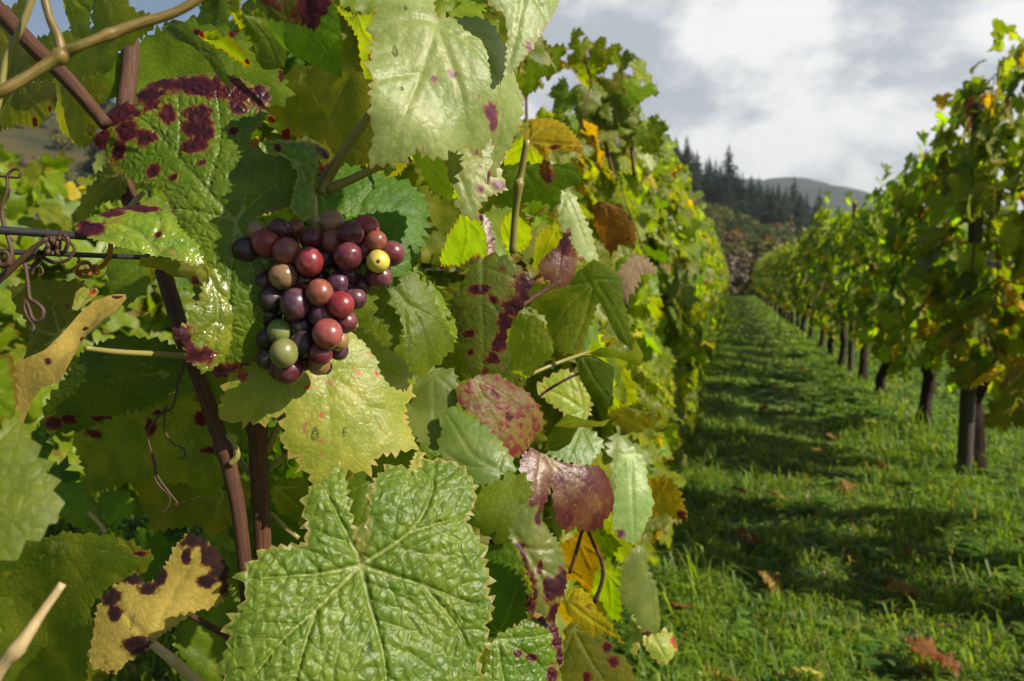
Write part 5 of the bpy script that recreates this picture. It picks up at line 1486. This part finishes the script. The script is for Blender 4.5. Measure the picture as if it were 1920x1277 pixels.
# ------------------------------------------------------------ the grapes
gm_, nt = new_mat('grape_skin')
L = nt.links
oi = N(nt, 'ShaderNodeObjectInfo')
tco = N(nt, 'ShaderNodeTexCoord').outputs['Object']
vadd = N(nt, 'ShaderNodeVectorMath', operation='ADD')
L.new(tco, vadd.inputs[0])
cxr = N(nt, 'ShaderNodeCombineXYZ')
L.new(math_n(nt, 'MULTIPLY', oi.outputs['Random'], 5.0), cxr.inputs[0])
L.new(cxr.outputs[0], vadd.inputs[1])
PV = vadd.outputs[0]
nA = noise(nt, PV, 95, 4, .6)
nB = noise(nt, PV, 330, 4, .65)
nC = noise(nt, PV, 900, 2)
nL = noise(nt, PV, 60, 1)
base = mixc(nt, ramp(nt, nA, .38, .68), oi.outputs['Color'], mixc(nt, 1.0, oi.outputs['Color'], (1.5, 1.25, 1.1, 1), 'MULTIPLY'))
base = mixc(nt, math_n(nt, 'MULTIPLY', ramp(nt, nL, .45, .70), .28), base, (.16, .05, .035))
base = mixc(nt, ramp(nt, nC, .70, .78), base, (.10, .04, .03))
# waxy bloom
bloom = math_n(nt, 'MULTIPLY', ramp(nt, math_n(nt, 'ADD', math_n(nt, 'MULTIPLY', nA, .6), math_n(nt, 'MULTIPLY', nB, .5)), .46, .72), .14)
base = mixc(nt, bloom, base, (.30, .27, .36))
p_ = N(nt, 'ShaderNodeBsdfPrincipled')
L.new(base, p_.inputs['Base Color'])
L.new(math_n(nt, 'ADD', math_n(nt, 'MULTIPLY', nB, .20), .20), p_.inputs['Roughness'])
p_.inputs['Specular IOR Level'].default_value = .5
p_.inputs['Subsurface Weight'].default_value = .35
p_.inputs['Subsurface Radius'].default_value = (.006, .0022, .0012)
p_.inputs['Subsurface Scale'].default_value = .7
bp_ = N(nt, 'ShaderNodeBump', i_Strength=.12, i_Distance=.0003)
L.new(nB, bp_.inputs['Height'])
L.new(bp_.outputs[0], p_.inputs['Normal'])
L.new(p_.outputs[0], N(nt, 'ShaderNodeOutputMaterial').inputs[0])

TAN, RED, MAR, PUR, DRK, GRN, YEL, TRD = (.20, .120, .052), (.17, .016, .024), (.085, .010, .020), (.055, .015, .032), (.026, .011, .019), (.12, .165, .035), (.42, .40, .05), (.19, .050, .036)
BER = [(288, 190, 62, TAN, 1), (445, 180, 68, PUR, 1), (545, 170, 55, TRD, 2), (347, 268, 82, RED, 0), (222, 322, 82, DRK, 1), (490, 325, 85, TRD, 0.4), (523, 235, 40, MAR, 2.4), (345, 405, 68, GRN, 1.5),
       (467, 488, 85, TAN, 0.3), (655, 245, 72, MAR, 1), (638, 392, 88, RED, 0), (785, 140, 80, TAN, 1.2), (797, 262, 75, TRD, 1.4), (920, 205, 75, MAR, 0.8), (1015, 170, 80, RED, 1.3), (1080, 258, 65, TRD, 0.8),
       (1185, 340, 78, MAR, 1.3), (1097, 390, 70, YEL, 0.3), (1000, 320, 62, MAR, 1.3), (893, 358, 85, MAR, 0.1), (745, 385, 70, DRK, 1.6), (1105, 490, 75, MAR, 1.1), (905, 480, 65, PUR, 1.2), (1000, 440, 60, GRN, 2.2),
       (600, 520, 75, MAR, 1.3), (710, 490, 60, DRK, 2), (827, 535, 70, PUR, 0.7), (990, 555, 55, PUR, 1.6), (340, 530, 75, DRK, 1.3), (708, 597, 82, TRD, 0.1), (545, 675, 95, PUR, 0), (845, 680, 80, RED, 0.3), (940, 635, 72, PUR, 1),
       (722, 748, 80, PUR, 0), (390, 640, 75, DRK, 1.4), (460, 600, 60, DRK, 2), (880, 790, 70, MAR, 1), (600, 820, 82, DRK, 0.8), (440, 855, 75, GRN, 0.7), (757, 875, 90, TRD, 0.1), (381, 745, 72, DRK, 1.5), (600, 940, 78, DRK, 0.4),
       (468, 1000, 85, GRN, 0), (825, 915, 66, TAN, 1.3), (715, 1005, 70, MAR, 0.5), (835, 980, 60, PUR, 1.6), (700, 1065, 72, TAN, 1.1), (365, 1030, 72, DRK, 1.4), (505, 1110, 88, MAR, 0.5), (435, 1105, 62, MAR, 1.2), (355, 900, 66, DRK, 1.6),
       (600, 1060, 55, DRK, 1.8), (660, 850, 60, DRK, 2.2), (530, 790, 60, DRK, 2.4), (740, 1090, 48, DRK, 2.2), (305, 950, 46, DRK, 2.4), (640, 640, 60, DRK, 2.4), (800, 620, 60, DRK, 2.5), (560, 420, 60, DRK, 2.2), (900, 280, 55, DRK, 2.6), (1050, 330, 55, DRK, 2.6),
       (780, 700, 60, DRK, 2.5), (500, 900, 60, DRK, 2.4), (430, 470, 60, DRK, 2.6), (680, 950, 58, DRK, 2.4), (870, 440, 60, DRK, 2.4)]
D0 = .478
bp3, brad = [], []
for (X, Y, r, c, ly) in BER:
    px, py = 400 + X / 3.548, 380 + Y / 3.548
    d = D0 + ly * .0085
    bp3.append(W(px, py, d)); brad.append(r / 3.548 * d / F * 1.11)
bp3, brad = np.array(bp3), np.array(brad)
rays = (bp3 - CAM) / np.linalg.norm(bp3 - CAM, axis=1)[:, None]
for it in range(120):          # ease overlaps by moving berries along the depth of the bunch only
    mv = np.zeros(len(bp3))
    for i in range(len(bp3)):
        dd = bp3 - bp3[i]
        L_ = np.linalg.norm(dd, axis=1); L_[i] = 9
        ov = (brad + brad[i]) * .84 - L_
        for j in np.where(ov > 0)[0]:
            sgn = 1 if (bp3[i] - bp3[j]) @ rays[i] > 0 else -1
            mv[i] += sgn * min(ov[j], .002) * .35
    bp3 = bp3 + rays * mv[:, None]
top = W(588, 420, .50)
bunch = empty('grape_bunch', top, 'ripening bunch of grapes turning from green to purple, hanging in the middle of the leaves', 'grape bunch')
bpy.context.view_layer.update()


def berry_mesh(seed):
    r_ = np.random.default_rng(seed)
    nu, nv = 40, 24
    V = [(0, 0, 1.0)]
    for i in range(1, nv):
        th = math.pi * i / nv
        for j in range(nu):
            ph = 2 * math.pi * j / nu
            V.append((math.sin(th) * math.cos(ph), math.sin(th) * math.sin(ph), math.cos(th)))
    V.append((0, 0, -1.0))
    V = np.array(V)
    el = 1 + .05 * V[:, 2] ** 2 + .02 * np.sin(V[:, 0] * 2.3 + seed) + .02 * np.sin(V[:, 1] * 2.9 + seed * 2)
    dim = 1 - .05 * np.exp(-((V[:, 2] + 1) / .02) ** 2)
    V = V * (el * dim)[:, None]
    Fc = []
    for j in range(nu):
        Fc.append((0, 1 + j, 1 + (j + 1) % nu))
        b = 1 + (nv - 2) * nu
        Fc.append((len(V) - 1, b + (j + 1) % nu, b + j))
    for i in range(nv - 2):
        for j in range(nu):
            a, b = 1 + i * nu + j, 1 + i * nu + (j + 1) % nu
            Fc.append((a, a + nu, b + nu, b))
    return V, Fc


bm_v = [berry_mesh(k) for k in range(4)]
scar = simple_mat('berry_scar', (.03, .02, .012), (.08, .05, .03), scale=300, rough=.8, bump=0)
rb = np.random.default_rng(8)
blab = {17: 'yellow berry with a brown scar at the right of the bunch', 42: 'pale green berry low in the bunch', 38: 'shaded green berry above the palest green one', 3: 'bright cherry red berry at the upper left'}
core = np.array(W(590, 545, .515))
for i, (X, Y, r, c, ly) in enumerate(BER):
    v, f = bm_v[i % 4]
    tgt = Vector(bp3[i] - core)
    # stalk end (+z) turned into the bunch
    q = (-tgt + Vector((0, 0, .02))).to_track_quat('Z', 'Y') if i != 17 else Vector(rays[17]).to_track_quat('Z', 'Y')
    Rm = np.array(q.to_matrix())
    me = make_mesh('berry', (v * brad[i]) @ Rm.T, f, gm_)
    k = rb.uniform(.85, 1.15, 3)
    o = obj('berry', me, bunch, bp3[i] - top, tuple(np.array(c) * k))
    if i in blab: o['label'] = blab[i]
    if i == 17:
        ang = np.linspace(0, 2 * np.pi, 14, endpoint=False)
        rad_ = brad[i] * rb.uniform(.10, .26, 14)
        zz_ = np.sqrt(np.maximum(0, (brad[i] * 1.06) ** 2 - rad_ ** 2)) + .0002
        sv = np.vstack([[(0, 0, brad[i] * 1.06 + .0004)], np.stack([np.cos(ang) * rad_, np.sin(ang) * rad_, zz_], -1)])
        sv[:, 2] *= -1
        s_ = obj('scar', make_mesh('scar', sv @ Rm.T, [(0, 1 + (j + 1) % 14, 1 + j) for j in range(14)], scar), o)
# stalks
geo = []
for p, q in (((588, 366), (590, 440)), ((474, 392), (474, 425))):
    geo.append(tube_geo([W(p[0], p[1], .508), W((p[0] + q[0]) / 2, (p[1] + q[1]) / 2, .507), W(q[0], q[1], .506), W(560, 480, .515)], [.0021, .0023, .0024, .0016], sides=10, n=24, rough=.05))
geo.append(tube_geo([W(588, 430, .51), W(585, 520, .515), W(560, 620, .515), W(548, 690, .51)], [.0024, .002, .0014, .0008], sides=8, n=20, rough=.05))
v, f, a = join_geo(geo)
obj('stalk', make_mesh('stalk', v - top, f, M['petiole_tan'], {'tubeco': a}), bunch)
geo = []
for i in range(len(BER)):
    c0 = core + (bp3[i] - core) * .15
    c0[2] = np.clip(bp3[i][2] + .006, W(548, 690, .5)[2], top[2])
    m_ = (c0 + bp3[i]) / 2 + (0, 0, .003)
    geo.append(tube_geo([c0, m_, bp3[i]], .0008, sides=6, n=8))
v, f, a = join_geo(geo)
obj('stem', make_mesh('stem', v - top, f, M['petiole'], {'tubeco': a}), bunch)

# ------------------------------------------------------------ raindrops
dm_, nt = new_mat('raindrop_water')
g_ = N(nt, 'ShaderNodeBsdfPrincipled', i_Roughness=.0)
g_.inputs['Transmission Weight'].default_value = 1.0
g_.inputs['IOR'].default_value = 1.333
nt.links.new(g_.outputs[0], N(nt, 'ShaderNodeOutputMaterial').inputs[0])
bpy.context.view_layer.update()
dg = bpy.context.evaluated_depsgraph_get()
haze.hide_viewport = True
DROPS = [(741, 96, 5.5, 2.2, 'long raindrop on the left of the pale glossy leaf'), (760, 15, 3.2, 1.6, 'small raindrop near the top of the pale glossy leaf'), (754, 166, 3, 1.6, 'small raindrop low on the pale glossy leaf'),
         (592, 812, 7, 1.7, 'biggest raindrop on the sunlit leaf below the grapes'), (647, 808, 4.5, 1.8, 'narrow raindrop right of the biggest one below the grapes'), (668, 612, 6, 1.3, 'raindrop beside the lower right berries'),
         (693, 1215, 6, 1.6, 'raindrop on the lower half of the big puckered leaf'), (652, 1012, 4, 1.4, 'raindrop on the upper left lobe of the big puckered leaf'),
         (1062, 605, 4, 1.2, 'raindrop on the glowing wet leaf in the centre'), (1120, 962, 4, 1.2, 'raindrop on the glossy wine red leaf'), (526, 457, 2.6, 1.1, 'tiny raindrop between two red berries at the upper left'), (625, 548, 2.6, 1.1, 'tiny raindrop between berries in the middle of the bunch'), (62, 615, 5, 1.3, 'raindrop hanging from the looped tendril')]
sph = berry_mesh(0)
for (px, py, r, st, lab) in DROPS:
    u = uv_ray(px, py)
    dr = FWD + u[0] * RGT + u[1] * UPV
    dr /= np.linalg.norm(dr)
    ok, loc_, nor, *_r = SC.ray_cast(dg, Vector(CAM), Vector(dr), distance=1.5)
    if px == 62:
        loc_, nor, ok = Vector(W(62, 612, .42)), Vector(-FWD), True
    if not ok: continue
    if nor.dot(Vector(dr)) > 0: nor = -nor
    R_ = r * (loc_ - Vector(CAM)).length / F
    dn_ = Vector((0, 0, -1)) - nor * Vector((0, 0, -1)).dot(nor)
    dn_.normalize()
    sd = dn_.cross(nor)
    v = sph[0].copy()
    tp = 1 + .35 * v[:, 1]
    v = np.stack([v[:, 0] * R_ * .8 * tp, v[:, 1] * R_ * st, v[:, 2] * R_ * .55], -1)
    Mx = np.array([sd, dn_, nor])
    o = obj('water_drop', make_mesh('water_drop', v @ Mx, sph[1], dm_), None, loc_ + nor * R_ * .22)
    tag(o, lab, 'raindrop', 'raindrops on the near leaves')
haze.hide_viewport = False
